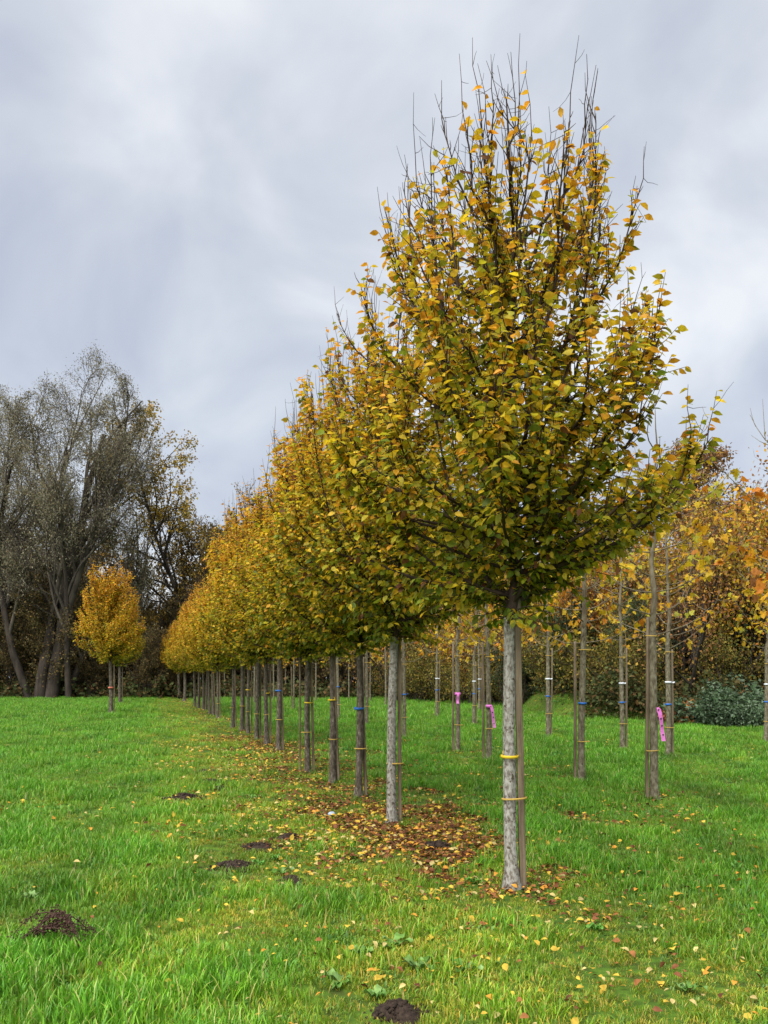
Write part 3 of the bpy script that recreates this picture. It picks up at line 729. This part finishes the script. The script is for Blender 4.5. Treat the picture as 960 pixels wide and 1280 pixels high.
# ------------------------------------------------------------------ right-hand shrubbery
def shrub(seed, hgt, rad, pal, w, n_leaf, size, nst=9, wid=1.2):
    r = np.random.RandomState(seed)
    st = [((r.normal(0, .3 * rad), r.normal(0, .3 * rad), -.2), (r.normal(0, .4) * rad / hgt * 1.6, r.normal(0, .4) * rad / hgt * 1.6, 1), hgt * r.uniform(.6, .95), .02 * hgt ** .7 * r.uniform(.6, 1.2)) for _ in range(nst)]
    return grow(seed, st, [dict(n=7, ratio=.42, angle=.7, up=.25, wig=.12, s0=.12, seg=6, rmin=.012), dict(n=5, ratio=.5, angle=.7, up=.05, wig=.14, s0=.15, seg=5, rmin=.007), dict(n=4, ratio=.55, angle=.7, up=-.1, wig=.15, s0=.15, seg=4, rmin=.004)],
                leaf=dict(n=n_leaf, size=size, pal=pal, w=w, jit=.10 * hgt ** .5, wid=wid))
Y1 = [(.50, .33, .02), (.36, .28, .03), (.22, .20, .03), (.42, .20, .03)]
O1 = [(.48, .20, .025), (.36, .14, .03), (.54, .32, .03), (.20, .09, .03)]
B1 = [(.22, .10, .04), (.30, .145, .045), (.38, .23, .04), (.13, .07, .03)]
G1 = [(.10, .11, .025), (.18, .15, .03), (.26, .19, .03), (.13, .08, .025)]
SH = {'y': tree_parts(shrub(201, 8.6, 3.2, Y1, (.35, .3, .2, .15), 6, .15), M_woodbark, M_woodbark),
      'o': tree_parts(shrub(203, 8.4, 3.0, O1, (.35, .3, .2, .15), 6, .15), M_woodbark, M_woodbark),
      'b': tree_parts(shrub(207, 8.2, 3.2, B1, (.3, .3, .2, .2), 5, .14), M_woodbark, M_woodbark),
      'g': tree_parts(shrub(211, 4.0, 2.2, G1, (.3, .35, .2, .15), 6, .13), M_woodbark, M_woodbark)}
LABS = {'y': 'yellow leaved shrubby tree', 'o': 'rust orange leaved shrubby tree', 'b': 'brown leaved shrubby tree', 'g': 'olive green leafy shrub'}
spots = [('y', 955, 35, 1.0, 'at the back of the glossy bush'), ('o', 900, 37, 1.0, 'beside the tall rust coloured conifer'), ('b', 855, 36, .95, 'behind the trunk with the pink ribbon'), ('y', 815, 40, .95, 'standing back behind the brown one'),
         ('b', 775, 42, .95, 'behind the middle maple row'), ('o', 735, 40, .85, 'on the bank above the leaf litter'), ('y', 700, 46, .95, 'on the bank behind the front hornbeam'), ('b', 655, 50, .95, 'behind the stake of the front hornbeam'),
         ('o', 615, 54, .9, 'at the bend of the wood edge'), ('y', 575, 57, .8, 'at the bend of the wood edge'), ('b', 535, 60, .95, 'at the far side of the lawn'), ('o', 1010, 36, 1.05, 'past the glossy bush'), ('b', 1070, 38, 1.1, 'far past the glossy bush'),
         ('y', 865, 43, 1.1, 'rising at the foot of the rust coloured conifer'), ('b', 930, 44, 1.1, 'behind the orange one'), ('b', 690, 57, 1.05, 'deep in the wood behind the bank'), ('o', 790, 50, 1.1, 'deep in the wood behind the bank'), ('y', 640, 63, 1.0, 'deep in the wood behind the bend'),
         ('g', 755, 36.5, .95, 'on the bank below the yellow trees'), ('g', 710, 39, .8, 'at the crest of the bank'), ('g', 590, 52, .9, 'at the bend of the wood edge'), ('g', 545, 56, 1.0, 'on the far lawn edge'), ('g', 505, 60, .8, 'where the far lawn meets the dark thicket'),
         ('g', 815, 34, .75, 'under the brown leaved tree'), ('g', 640, 49, .9, 'beside the foot of the bank'), ('g', 930, 33, .8, 'behind the glossy bush'), ('b', 590, 66, 1.2, 'deep in the wood behind the bend'), ('b', 520, 72, 1.2, 'far behind the lawn')]
r = np.random.RandomState(5)
for k, (t_, px, dd, s, wh) in enumerate(spots):
    if px >= 690: dd = float(wood_edge((px - 480) / F)) + 2.2 + max(0, dd - 34) * .75
    place_tree('shrub' if t_ == 'g' else 'shrubby_tree', SH[t_], at(px, dd), dd, r.rand() * 6.28, LABS[t_] + ' ' + wh, 'shrub' if t_ == 'g' else 'tree', 'shrubs and trees along the bank', (0, 0), s)

# glossy blue-green bush at the lawn edge, leaves as low arching sprays
GB = [(.06, .105, .045), (.10, .155, .085), (.15, .20, .13), (.04, .065, .025)]
gb = tree_parts(shrub(229, 2.0, 2.7, GB, (.3, .35, .2, .15), 5, .18, 13, 1.0), M_woodbark, M_branch)
for px, dd, s, lab in [(912, 29.4, .80, 'glossy blue green bush spilling onto the lawn edge'), (958, 29.2, .95, 'taller glossy blue green bush behind the last maple'), (1010, 30.5, 1.1, 'glossy blue green bush past the last maple'), (936, 28.3, .5, 'low glossy spray in front of the taller glossy bush'), (897, 28.7, .36, 'lowest glossy spray creeping out over the lawn'), (880, 29.6, .5, 'small low end of the glossy bush by the rusty ferns')]:
    place_tree('evergreen_bush', gb, at(px, dd), dd, px * .37, lab, 'bush', 'glossy bushes by the lawn', (0, 0), (s * 1.1, s, s * .8))
fern = tree_parts(shrub(223, 1.1, .8, [(.28, .10, .03), (.20, .07, .03), (.34, .17, .04)], (.4, .3, .3), 4, .12, 8), M_branch, M_branch)
place_tree('rusty_bush', fern, at(856, 29.9), 29.9, 0, 'low rust red bush beside the glossy blue green one', 'bush', None, (0, 0), .8)
DK = [(.028, .045, .018), (.045, .06, .025), (.06, .07, .03)]
dk = tree_parts(shrub(227, 4.2, 2.0, DK, (.4, .35, .25), 7, .15, 9), M_branch, M_branch)
for px, dd, s, lab in [(805, 34.5, .95, 'dark evergreen shrub between the yellow and brown trees'), (650, 46, .8, 'dark evergreen shrub at the foot of the bank'), (525, 63, .9, 'dark evergreen shrub at the far lawn edge'), (905, 34.5, .95, 'dark evergreen shrub above the glossy bush'), (745, 38, 1.0, 'dark evergreen shrub deep behind the bank')]:
    place_tree('evergreen_shrub', dk, at(px, dd), dd, px * .7, lab, 'shrub', 'dark evergreen shrubs', (0, 0), s)

# tall rust-coloured conifers
def conifer(seed, hgt):
    RP = [(.26, .125, .045), (.33, .165, .055), (.18, .10, .04), (.19, .14, .045)]
    return grow(seed, [((0, 0, -.3), (0, 0, 1), hgt, .22)], [dict(n=46, ratio=.22, angle=1.15, up=.35, wig=.08, s0=.12, seg=6, rmin=.025), dict(n=6, ratio=.42, angle=.7, up=-.1, wig=.12, s0=.15, seg=4, rmin=.012), dict(n=4, ratio=.6, angle=.6, up=-.2, wig=.12, s0=.15, seg=4, rmin=.008)],
                env=(np.array([0, 0, hgt * .45]), np.array([hgt * .20, hgt * .20, hgt * .56])), leaf=dict(n=12, size=.19, wid=.8, pal=RP, w=(.35, .25, .25, .15), jit=.12))
cf = tree_parts(conifer(301, 13.5), M_woodbark, M_woodbark)
for px, dd, s, lab in [(872, 46, 1.06, 'tall rust brown conifer rising above the orange shrubbery'), (912, 49, .92, 'shorter rust brown conifer beside the taller one'), (842, 52, 1.0, 'rust brown conifer half hidden by the front hornbeam')]:
    place_tree('rusty_conifer', cf, at(px, dd), dd, px, lab, 'tree', 'rust coloured conifers', (0, 0), s)

# ------------------------------------------------------------------ bramble strip along the wood edge (uncountable)
def bramble():
    r = np.random.RandomState(9); n = 60000
    px = np.where(r.rand(n) < .45, r.uniform(-260, 600, n), r.uniform(600, 1150, n)); dd = np.where(px < 480, r.uniform(66, 78, n), wood_edge((px - 480) / F) + .4 + 3.2 * ((px > 650) & (px < 725)) + 9 * r.rand(n) ** 1.5)
    x = (px - 480) / F * dd; hgt = (.9 + .5 * pnoise(x, dd, 4, 3)) * (1.25 if True else 1)
    z = ground_z(x, dd) + np.abs(hgt) * r.rand(n) ** .7
    P = np.stack([x, dd, z], -1); C = np.array([(.045, .06, .02), (.075, .09, .028), (.11, .085, .03), (.15, .085, .035)])[r.choice(4, n, p=(.35, .3, .2, .15))] * (1 + r.uniform(-.3, .3, (n, 1)))
    V, Fc, C = leaf_arrays(P, unit(r.normal(0, 1, (n, 3)) + [0, 0, -.2]), unit(r.normal(0, .7, (n, 3)) + [0, -.3, .6]), r.uniform(.6, 1.3, n) * np.where(dd > 55, .28, .15), C, (LOW_V * np.array([1.5, 1, 1]), LOW_F))
    tag(obj('undergrowth', mesh('undergrowth', V, [Fc], M_farleaf, C)), 'dark tangled bramble undergrowth along the foot of the wood', 'undergrowth', kind='stuff')
bramble()

# ------------------------------------------------------------------ grass (geometry-node instances of tufts)
def tuft(name, seed, n, hgt, spread, cols, width=.006, lean=.5):
    r = np.random.RandomState(seed); V, Fc, C = [], [], []
    for k in range(n):
        a = r.rand() * 6.28; rad = spread * math.sqrt(r.rand()); b = np.array([rad * math.cos(a), rad * math.sin(a), -.01])
        la = r.rand() * 6.28; ln = lean * r.uniform(.1, 1); h_ = hgt * r.uniform(.45, 1.15); w = width * r.uniform(.7, 1.3)
        dv = np.array([math.cos(la), math.sin(la), 0]); sv = np.array([-math.sin(la + r.normal(0, .5)), math.cos(la), 0])
        o = len(V); c = np.array(cols[r.randint(len(cols))]) * r.uniform(.75, 1.25)
        for t, ww in ((0, .8), (.4, 1), (.75, .75)):
            p = b + dv * ln * h_ * t ** 1.8 + np.array([0, 0, h_ * t * (1 - .25 * ln * t)])
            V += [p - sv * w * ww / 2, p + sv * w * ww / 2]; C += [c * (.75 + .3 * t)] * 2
        V.append(b + dv * ln * h_ * 1.05 + np.array([0, 0, h_ * (1 - .35 * ln)])); C.append(c * 1.1)
        Fc += [(o, o + 1, o + 3), (o, o + 3, o + 2), (o + 2, o + 3, o + 5), (o + 2, o + 5, o + 4), (o + 4, o + 5, o + 6)]
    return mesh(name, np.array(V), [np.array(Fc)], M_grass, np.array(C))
GC = [(.13, .32, .014), (.17, .38, .018), (.095, .25, .012), (.20, .41, .02), (.13, .29, .025), (.34, .36, .09), (.11, .30, .02), (.13, .33, .02)]
YC = [(.19, .36, .02), (.27, .38, .03), (.14, .33, .018), (.38, .38, .06)]
tcol = bpy.data.collections.new('tufts')          # not linked to the scene: only a source for the instances
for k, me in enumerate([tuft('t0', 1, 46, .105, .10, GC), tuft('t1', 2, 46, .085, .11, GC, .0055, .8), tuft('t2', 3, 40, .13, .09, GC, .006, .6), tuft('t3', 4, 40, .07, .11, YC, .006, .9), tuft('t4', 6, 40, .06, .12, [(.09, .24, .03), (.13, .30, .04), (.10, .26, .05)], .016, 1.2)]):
    tcol.objects.link(bpy.data.objects.new(f'tuft_{k}', me))

all_tr = np.array(TR['A'] + TR['A2'] + TR['FAR'] + TR['B'] + TR['C'] + TR['D'])
rowA = np.array([TR['A'][0], TR['A'][-1]])
def row_dist(x, y):
    a, b = rowA[0], rowA[1]; dv = (b - a) / np.linalg.norm(b - a)
    return (x - a[0]) * dv[1] - (y - a[1]) * dv[0]          # positive = right of the row
rowB0 = np.array(TR['B'][0]); rowB1 = np.array(TR['B'][-1])
def rowB_dist(x, y):
    dv = (rowB1 - rowB0) / np.linalg.norm(rowB1 - rowB0); return (x - rowB0[0]) * dv[1] - (y - rowB0[1]) * dv[0]
MOLES = [(497, 1270, .12, .065), (365, 1103, .10, .05), (292, 1084, .15, .05), (322, 1060, .16, .045), (361, 1049, .13, .055), (259, 966, .20, .05), (262, 980, .20, .07), (275, 986, .14, .04), (229, 998, .20, .06), (546, 1060, .16, .06)]
MP = [(*gpt(px, py), r_, h_) for px, py, r_, h_ in MOLES]
def litter_density(x, y):
    s = row_dist(x, y); b = rowB_dist(x, y)
    core = np.exp(-((s + .12) / .95) ** 2) * smooth(5.8, 7.2, y + .7 * pnoise(x, y, .9, 71)) * smooth(-.35, .4, pnoise(x, y, 1.6, 17) + .4)
    core = np.maximum(core, .95 * np.exp(-((s - 1.1) / 1.25) ** 2) * smooth(8.5, 10, y) * (1 - smooth(24, 32, y)) * smooth(-.1, .5, pnoise(x, y, 1.7, 19)))
    cb_ = .55 * np.exp(-((b + .1) / .7) ** 2) * smooth(9, 11, y) * smooth(0, .6, pnoise(x, y, 1.5, 23))
    return np.maximum(core, cb_)

r = np.random.RandomState(42); PX, PY, SCL = [], [], []
for d0, d1, den, sc_ in ((2.4, 6, 210, .95), (6, 10, 165, .98), (10, 17, 85, 1.05), (17, 32, 42, 1.2), (32, 74, 14, 1.6)):
    A_ = ((.62 * d0 + 1.2) + (.62 * d1 + 1.2)) * (d1 - d0); n = int(A_ * den)
    y = np.sqrt(r.uniform(d0 ** 2, d1 ** 2, n)); x = r.uniform(-1, 1, n) * (.62 * y + 1.2)
    PX.append(x); PY.append(y); SCL.append(np.full(n, sc_))
x = np.concatenate(PX); y = np.concatenate(PY); s = np.concatenate(SCL)
lit = litter_density(x, y); keep = r.rand(len(x)) > .72 * lit
for mx_, my_, mr_, mh_ in MP: keep &= np.hypot(x - mx_, y - my_) > mr_ * (.35 + .5 * r.rand(len(x)))
keep &= (y < 70) & ((ground_z(x, y) < .22) | (r.rand(len(x)) < .12))
x, y, s, lit = x[keep], y[keep], s[keep], lit[keep]; n = len(x)
rd = row_dist(x, y); lush = np.clip(.5 + .55 * pnoise(x, y, 2.6, 2) + .25 * pnoise(x, y, .8, 4), 0, 1)
strip = np.exp(-((rd + 1.2) / 1.5) ** 2) * .8 + np.exp(-((rd) / .9) ** 2) * .5
yel = np.clip(strip + .35 * pnoise(x, y, 1.4, 8), 0, 1)
s = s * (.72 + .62 * lush) * (1 - .26 * np.clip(yel, 0, 1)) * r.uniform(.8, 1.2, n) * (1 - .3 * lit)
kind = np.where(r.rand(n) < .75 * yel, 3, np.where(lush > .62, r.choice([0, 2, 2, 1, 2, 4], n), r.choice([0, 1, 1, 4, 0], n)))
tint = 1.0 * np.stack([.86 + .42 * yel + .14 * (1 - lush), .90 + .10 * lush + .05 * yel, .85 + .3 * r.rand(n)], -1) * r.uniform(.86, 1.14, (n, 1)) * (1 + .16 * pnoise(x * 1.6, y * .5, 3.0, 61))[:, None]
gm = bpy.data.meshes.new('grass'); gm.vertices.add(n)
gm.vertices.foreach_set('co', np.stack([x, y, ground_z(x, y) - .004], -1).astype(np.float32).ravel())
def attr(nm, typ, data, key='value'):
    a = gm.attributes.new(nm, typ, 'POINT'); a.data.foreach_set(key, data.ravel())
attr('sc', 'FLOAT', s.astype(np.float32)); attr('k', 'INT', kind.astype(np.int32))
rot = np.stack([r.normal(0, .1, n), r.normal(0, .1, n), r.uniform(0, 6.28, n)], -1).astype(np.float32); attr('rot', 'FLOAT_VECTOR', rot, 'vector')
tc4 = np.ones((n, 4), np.float32); tc4[:, :3] = tint; attr('tint', 'FLOAT_COLOR', tc4, 'color')
gm.materials.append(M_grass)
go = tag(obj('grass', gm), 'bright green uneven grass covering the whole field', 'grass', kind='stuff')
gn = bpy.data.node_groups.new('grass_scatter', 'GeometryNodeTree')
gn.interface.new_socket('Geometry', in_out='INPUT', socket_type='NodeSocketGeometry'); gn.interface.new_socket('Geometry', in_out='OUTPUT', socket_type='NodeSocketGeometry')
gi = gn.nodes.new('NodeGroupInput'); goo = gn.nodes.new('NodeGroupOutput')
ci = gn.nodes.new('GeometryNodeCollectionInfo'); ci.inputs['Collection'].default_value = tcol; ci.inputs['Separate Children'].default_value = True; ci.inputs['Reset Children'].default_value = True
ip = gn.nodes.new('GeometryNodeInstanceOnPoints'); ip.inputs['Pick Instance'].default_value = True
def named(nm, dt):
    q_ = gn.nodes.new('GeometryNodeInputNamedAttribute'); q_.data_type = dt; q_.inputs['Name'].default_value = nm; return q_.outputs[0]
e2r = gn.nodes.new('FunctionNodeEulerToRotation'); gn.links.new(named('rot', 'FLOAT_VECTOR'), e2r.inputs[0])
mp_ = gn.nodes.new('GeometryNodeMeshToPoints')
gn.links.new(gi.outputs[0], mp_.inputs[0]); gn.links.new(mp_.outputs[0], ip.inputs['Points']); gn.links.new(ci.outputs[0], ip.inputs['Instance'])
gn.links.new(named('k', 'INT'), ip.inputs['Instance Index']); gn.links.new(e2r.outputs[0], ip.inputs['Rotation']); gn.links.new(named('sc', 'FLOAT'), ip.inputs['Scale'])
gn.links.new(ip.outputs[0], goo.inputs[0])
md = go.modifiers.new('scatter', 'NODES'); md.node_group = gn
print('grass tufts', n)

# ------------------------------------------------------------------ fallen leaves
FP = np.array([(.56, .38, .05), (.62, .28, .04), (.46, .36, .14), (.17, .065, .028), (.11, .042, .022), (.27, .11, .038)])
FN = ['yellow', 'orange', 'pale tan', 'red brown', 'dark brown', 'russet']
r = np.random.RandomState(88)
n = 300000; y = np.sqrt(r.uniform(2.6 ** 2, 60 ** 2, n)); y[:130000] = np.sqrt(r.uniform(2.6 ** 2, 24 ** 2, 130000)); y[:52000] = np.sqrt(r.uniform(2.8 ** 2, 11 ** 2, 52000)); x = r.uniform(-1, 1, n) * (.55 * y + .8)
lit = litter_density(x, y); rd = row_dist(x, y)
dens = np.where(y < 24, 1.0, .55)
p_br = .95 * lit ** 1.1 * dens + .9 * (ground_z(x, y) > .12) * (y < 45)
p_ye = .95 * (.20 * np.exp(-((rd + 1.1) / 1.25) ** 2) * smooth(-.3, .6, pnoise(x, y, 1.8, 31) + .25) + .10 * np.exp(-(rd / 1.4) ** 2) + .012 + .022 * (rd > 0) * (rd < 4) * (y < 13)) * (.45 + .55 * smooth(6, 11, y)) * dens
uu = r.rand(n); isb = uu < p_br; isy = (~isb) & (uu < p_br + p_ye); sel = isb | isy
x, y, isb, lit = x[sel], y[sel], isb[sel], lit[sel]; n = len(x)
kk = np.where(isb, r.choice(6, n, p=(.09, .09, .07, .33, .22, .20)), r.choice(6, n, p=(.42, .13, .20, .11, .04, .10)))
P = np.stack([x, y, ground_z(x, y) + np.where(isb, r.uniform(.010, .045, n), r.uniform(.016, .062, n)) * np.clip(.6 + .4 * (1 - lit), .4, 1)], -1)
A = unit(np.stack([r.normal(0, 1, n), r.normal(0, 1, n), r.normal(0, .28, n)], -1)); Nn = unit(np.stack([r.normal(0, .38, n), r.normal(0, .38, n), np.ones(n)], -1))
S = r.uniform(.030, .074, n) * (.72 + .28 * smooth(5, 9, y)); C = FP[kk] * (1 + r.uniform(-.25, .2, (n, 1)))
CURL_V = LEAF_V * np.array([1.1, 1, 1.6])
sz = S / y * (np.abs((P[:, 0] / P[:, 1]) * F) < 500) * (P[:, 1] > 3.9)
ind = np.argsort(-sz)[:300]; rest = np.ones(n, bool); rest[ind] = False
V, Fc, Cc = leaf_arrays(P[rest], A[rest], Nn[rest], S[rest], C[rest], (CURL_V, LEAF_F))
tag(obj('leaf_litter', mesh('leaf_litter', V, [Fc], M_litter, Cc)), 'scattered yellow and brown fallen leaves lying under the tree rows', 'leaf litter', kind='stuff')
FV = []
for k in range(12):
    q_ = np.random.RandomState(k); FV.append(mesh('fallen_leaf', CURL_V * np.array([1 + .12 * q_.normal(), 1, 1 + .4 * q_.normal()]), [LEAF_F], M_litter, np.repeat((FP[k // 2] * (1 + q_.uniform(-.2, .15)))[None], 8, 0)))
X, Y, Z = leaf_frames(A, Nn)
for i in ind:
    o = bpy.data.objects.new('fallen_leaf', FV[kk[i] * 2 + i % 2]); COL.objects.link(o)
    M = Matrix.Identity(4)
    for c, ax in enumerate((X[i], Y[i], Z[i])):
        for r_ in range(3): M[r_][c] = ax[r_] * S[i]
    M.translation = Vector(P[i]); o.matrix_basis = M
    tag(o, f'single {FN[kk[i]]} leaf fallen on the foreground grass', 'leaf', f'{FN[kk[i]]} fallen leaves in the foreground')
print('fallen leaves', n)

# ------------------------------------------------------------------ molehills, weeds, dead stalk
def molehill(seed, rad, hgt):
    r = np.random.RandomState(seed); nr, na = 12, 26; V = [(0, 0, hgt)]
    ph = r.rand(8) * 6.28
    for i in range(1, nr + 1):
        for j in range(na):
            a = j / na * 6.283; t = i / nr
            edge = 1 + .18 * math.sin(2 * a + ph[0]) + .12 * math.sin(3 * a + ph[1]) + .06 * math.sin(7 * a + ph[2])
            rr = rad * t * edge; z = hgt * (1 - t ** 2.2) + hgt * .22 * (math.sin(5 * a + 9 * t + ph[3]) * math.sin(11 * t + ph[4]) + .9 * r.normal() * .35) * (1 - t * .6)
            V.append((rr * math.cos(a), rr * math.sin(a), z - .012 * (i == nr)))
    Fc = [(0, 1 + j, 1 + (j + 1) % na, 1 + (j + 1) % na) for j in range(na)]; T3 = np.array([f[:3] for f in Fc]); Q = []
    for i in range(nr - 1):
        for j in range(na): Q.append((1 + i * na + j, 1 + (i + 1) * na + j, 1 + (i + 1) * na + (j + 1) % na, 1 + i * na + (j + 1) % na))
    V = np.array(V); faces3 = [T3]; off = len(V); CV = [V]; C3 = []
    ico = np.array([(1, 0, 0), (-1, 0, 0), (0, 1, 0), (0, -1, 0), (0, 0, 1), (0, 0, -1)], float); icf = np.array([(0, 2, 4), (2, 1, 4), (1, 3, 4), (3, 0, 4), (2, 0, 5), (1, 2, 5), (3, 1, 5), (0, 3, 5)])
    for k in range(150):
        a = r.rand() * 6.28; t = math.sqrt(r.rand()) * 1.5; s = rad * r.uniform(.03, .12)
        c = np.array([rad * t * math.cos(a), rad * t * math.sin(a), hgt * max(0, 1 - t ** 2.2) + .2 * s])
        CV.append(c + ico * s * r.uniform(.6, 1.3, (6, 3))); C3.append(icf + off); off += 6
    return mesh('molehill', np.concatenate(CV), [np.array(Q), T3, np.concatenate(C3)], M_soil)
ML = ['fresh dark molehill ringed by weed leaves and grass, nearest the broad weeds', 'small dark molehill with an orange leaf beside it', 'low spread molehill strewn with leaves', 'flat crumbly molehill beside the low spread one', 'dark molehill beside the flat crumbly one',
      'flat molehill on the yellow strewn strip beyond the others', 'dark raised molehill on the yellow strewn strip', 'small low molehill touching the raised one', 'dark molehill at the edge of the green lawn by the strip', 'leaf strewn molehill between the first two row trees']
for k, (mx_, my_, mr_, mh_) in enumerate(MP):
    tag(obj('molehill', molehill(k, mr_, mh_), None, (mx_, my_, 0)), ML[k], 'molehill', 'molehills in the grass')

def weed(seed, px, py, n, L, cols, lab):
    r = np.random.RandomState(seed); L *= .78; x, y = gpt(px, py); root = empty('broadleaf_weed', (x, y, 0.01), (0, 0, r.rand() * 6)); tag(root, lab, 'weed', 'broad leaved weeds in the foreground grass')
    for k in range(n):
        a = k / n * 6.283 + r.normal(0, .3); m = 7; t = np.linspace(0, 1, m); l = L * r.uniform(.7, 1.2); el = r.uniform(.3, 1.0)
        wv = l * .17 * np.array([.12, .45, .85, 1.0, .95, .6, .04]) * r.uniform(.9, 1.3)
        rad = l * t * math.cos(el) * (1 + .1 * t); z = l * (math.sin(el) * t - .55 * math.sin(el) * t ** 2.2)
        c = np.stack([rad * math.cos(a), rad * math.sin(a), z], -1); sv = np.array([-math.sin(a), math.cos(a), 0]); wob = .012 * np.sin(t * 9 + r.rand() * 6)
        V = np.concatenate([c - sv * wv[:, None] + np.stack([0 * t, 0 * t, .35 * wv + wob], -1), c, c + sv * wv[:, None] + np.stack([0 * t, 0 * t, .35 * wv - wob], -1)])
        Fq = [(j + m * b, j + 1 + m * b, j + 1 + m * (b + 1), j + m * (b + 1)) for b in (0, 1) for j in range(m - 1)]
        cc = np.array(cols[r.randint(len(cols))]) * r.uniform(.8, 1.2)
        obj('leaf', mesh('leaf', V, [np.array(Fq)], M_weed, np.repeat(cc[None], 3 * m, 0), smoothf=True), root)
WG = [(.10, .22, .035), (.13, .26, .05), (.17, .29, .08)]; WB = [(.09, .25, .03), (.12, .30, .04)]
wl_ = [(492, 1185, 6, .17, WG, 'grey green dock plant standing in the grass above the fresh molehill'), (450, 1196, 6, .15, WG, 'grey green dock plant beside the tallest one'), (425, 1232, 7, .15, WG, 'dull green dock rosette close to the fresh molehill'), (522, 1214, 7, .16, WG, 'broad dock rosette with leaves lying flat'),
       (582, 1216, 5, .14, WG, 'small dock rosette with a fallen leaf beside it'), (205, 1262, 5, .16, WG, 'single upright grey green dock plant in the open lawn'), (352, 1092, 6, .14, WG, 'dock rosette between the small molehills'), (100, 1275, 6, .14, WG, 'dock rosette in the corner of the lawn'),
       (325, 1082, 9, .10, WB, 'bright green low dandelion rosette among the molehills'), (345, 1075, 9, .10, WB, 'bright green dandelion rosette by the crumbly molehill'), (88, 1060, 7, .12, WB, 'low leafy weed in the open lawn'), (245, 985, 8, .13, WB, 'leafy weed beside the raised molehill'), (590, 1105, 7, .10, WB, 'leafy weed by the brown leaves at the front trunk'),
       (470, 1250, 8, .13, WG, 'dull green weed touching the fresh molehill'), (745, 1165, 7, .10, WB, 'leafy weed in the grass right of the front trunk'), (40, 1125, 7, .12, WG, 'pale weed near the dead stalk'), (860, 1240, 7, .11, WG, 'dull weed in the long grass')]
for k, w_ in enumerate(wl_): weed(500 + k, *w_)

def dead_stalk():
    x, y = gpt(70, 1188); root = empty('dead_dock_plant', (x, y, .02), (0, 0, 0), 1.5); tag(root, 'collapsed dark brown dead dock stalk with dry seeds in the grass', 'plant')
    r = np.random.RandomState(3); lines = []; sv_, sf_, off = [], [], 0
    ico = np.array([(1, 0, 0), (-1, 0, 0), (0, 1, 0), (0, -1, 0), (0, 0, 1), (0, 0, -1)], float); icf = np.array([(0, 2, 4), (2, 1, 4), (1, 3, 4), (3, 0, 4), (2, 0, 5), (1, 2, 5), (3, 1, 5), (0, 3, 5)])
    for k in range(9):
        t = np.linspace(0, 1, 9); sgn = -1 if k % 2 else 1; L = r.uniform(.10, .2); hh = r.uniform(.07, .15)
        P = np.stack([sgn * (-.09 + (L + .06) * t) + r.normal(0, .015), r.normal(0, .05) * t, hh * np.sin(.25 + t * 2.6) ** .8 + .005], -1); lines.append((P, np.linspace(.004, .0015, 9)))
        for j in range(75):
            c = P[r.randint(2, 9)] + r.normal(0, .010, 3); sv_.append(c + ico * r.uniform(.0025, .006)); sf_.append(icf + off); off += 6
    tv, tf = tubes(lines, 5); obj('stalk', mesh('stalk', tv, [tf], M_seed), root)
    o = obj('seeds', mesh('seeds', np.concatenate(sv_), [np.concatenate(sf_)], M_seed), root); o['kind'] = 'stuff'
dead_stalk()

def scrap():
    r = np.random.RandomState(2); V, Q = [], []; n = 12
    for i, (z, rr) in enumerate([(0, .02), (.012, .045), (.03, .042), (.045, .025), (.05, .004)]):
        for j in range(n): a = j / n * 6.283; V.append((rr * math.cos(a) * (1 + .12 * math.sin(3 * a)), rr * .8 * math.sin(a), z + .003 * math.sin(2 * a)))
    for i in range(4):
        for j in range(n): Q.append((i * n + j, i * n + (j + 1) % n, (i + 1) * n + (j + 1) % n, (i + 1) * n + j))
    x, y = gpt(414.5, 1021); tag(obj('pale_lump', mesh('pale_lump', np.array(V), [np.array(Q)], M_paleblue, smoothf=True), None, (x, y, 0.01)), 'small pale blue lump lying among the brown leaves by the row', 'litter')
scrap()
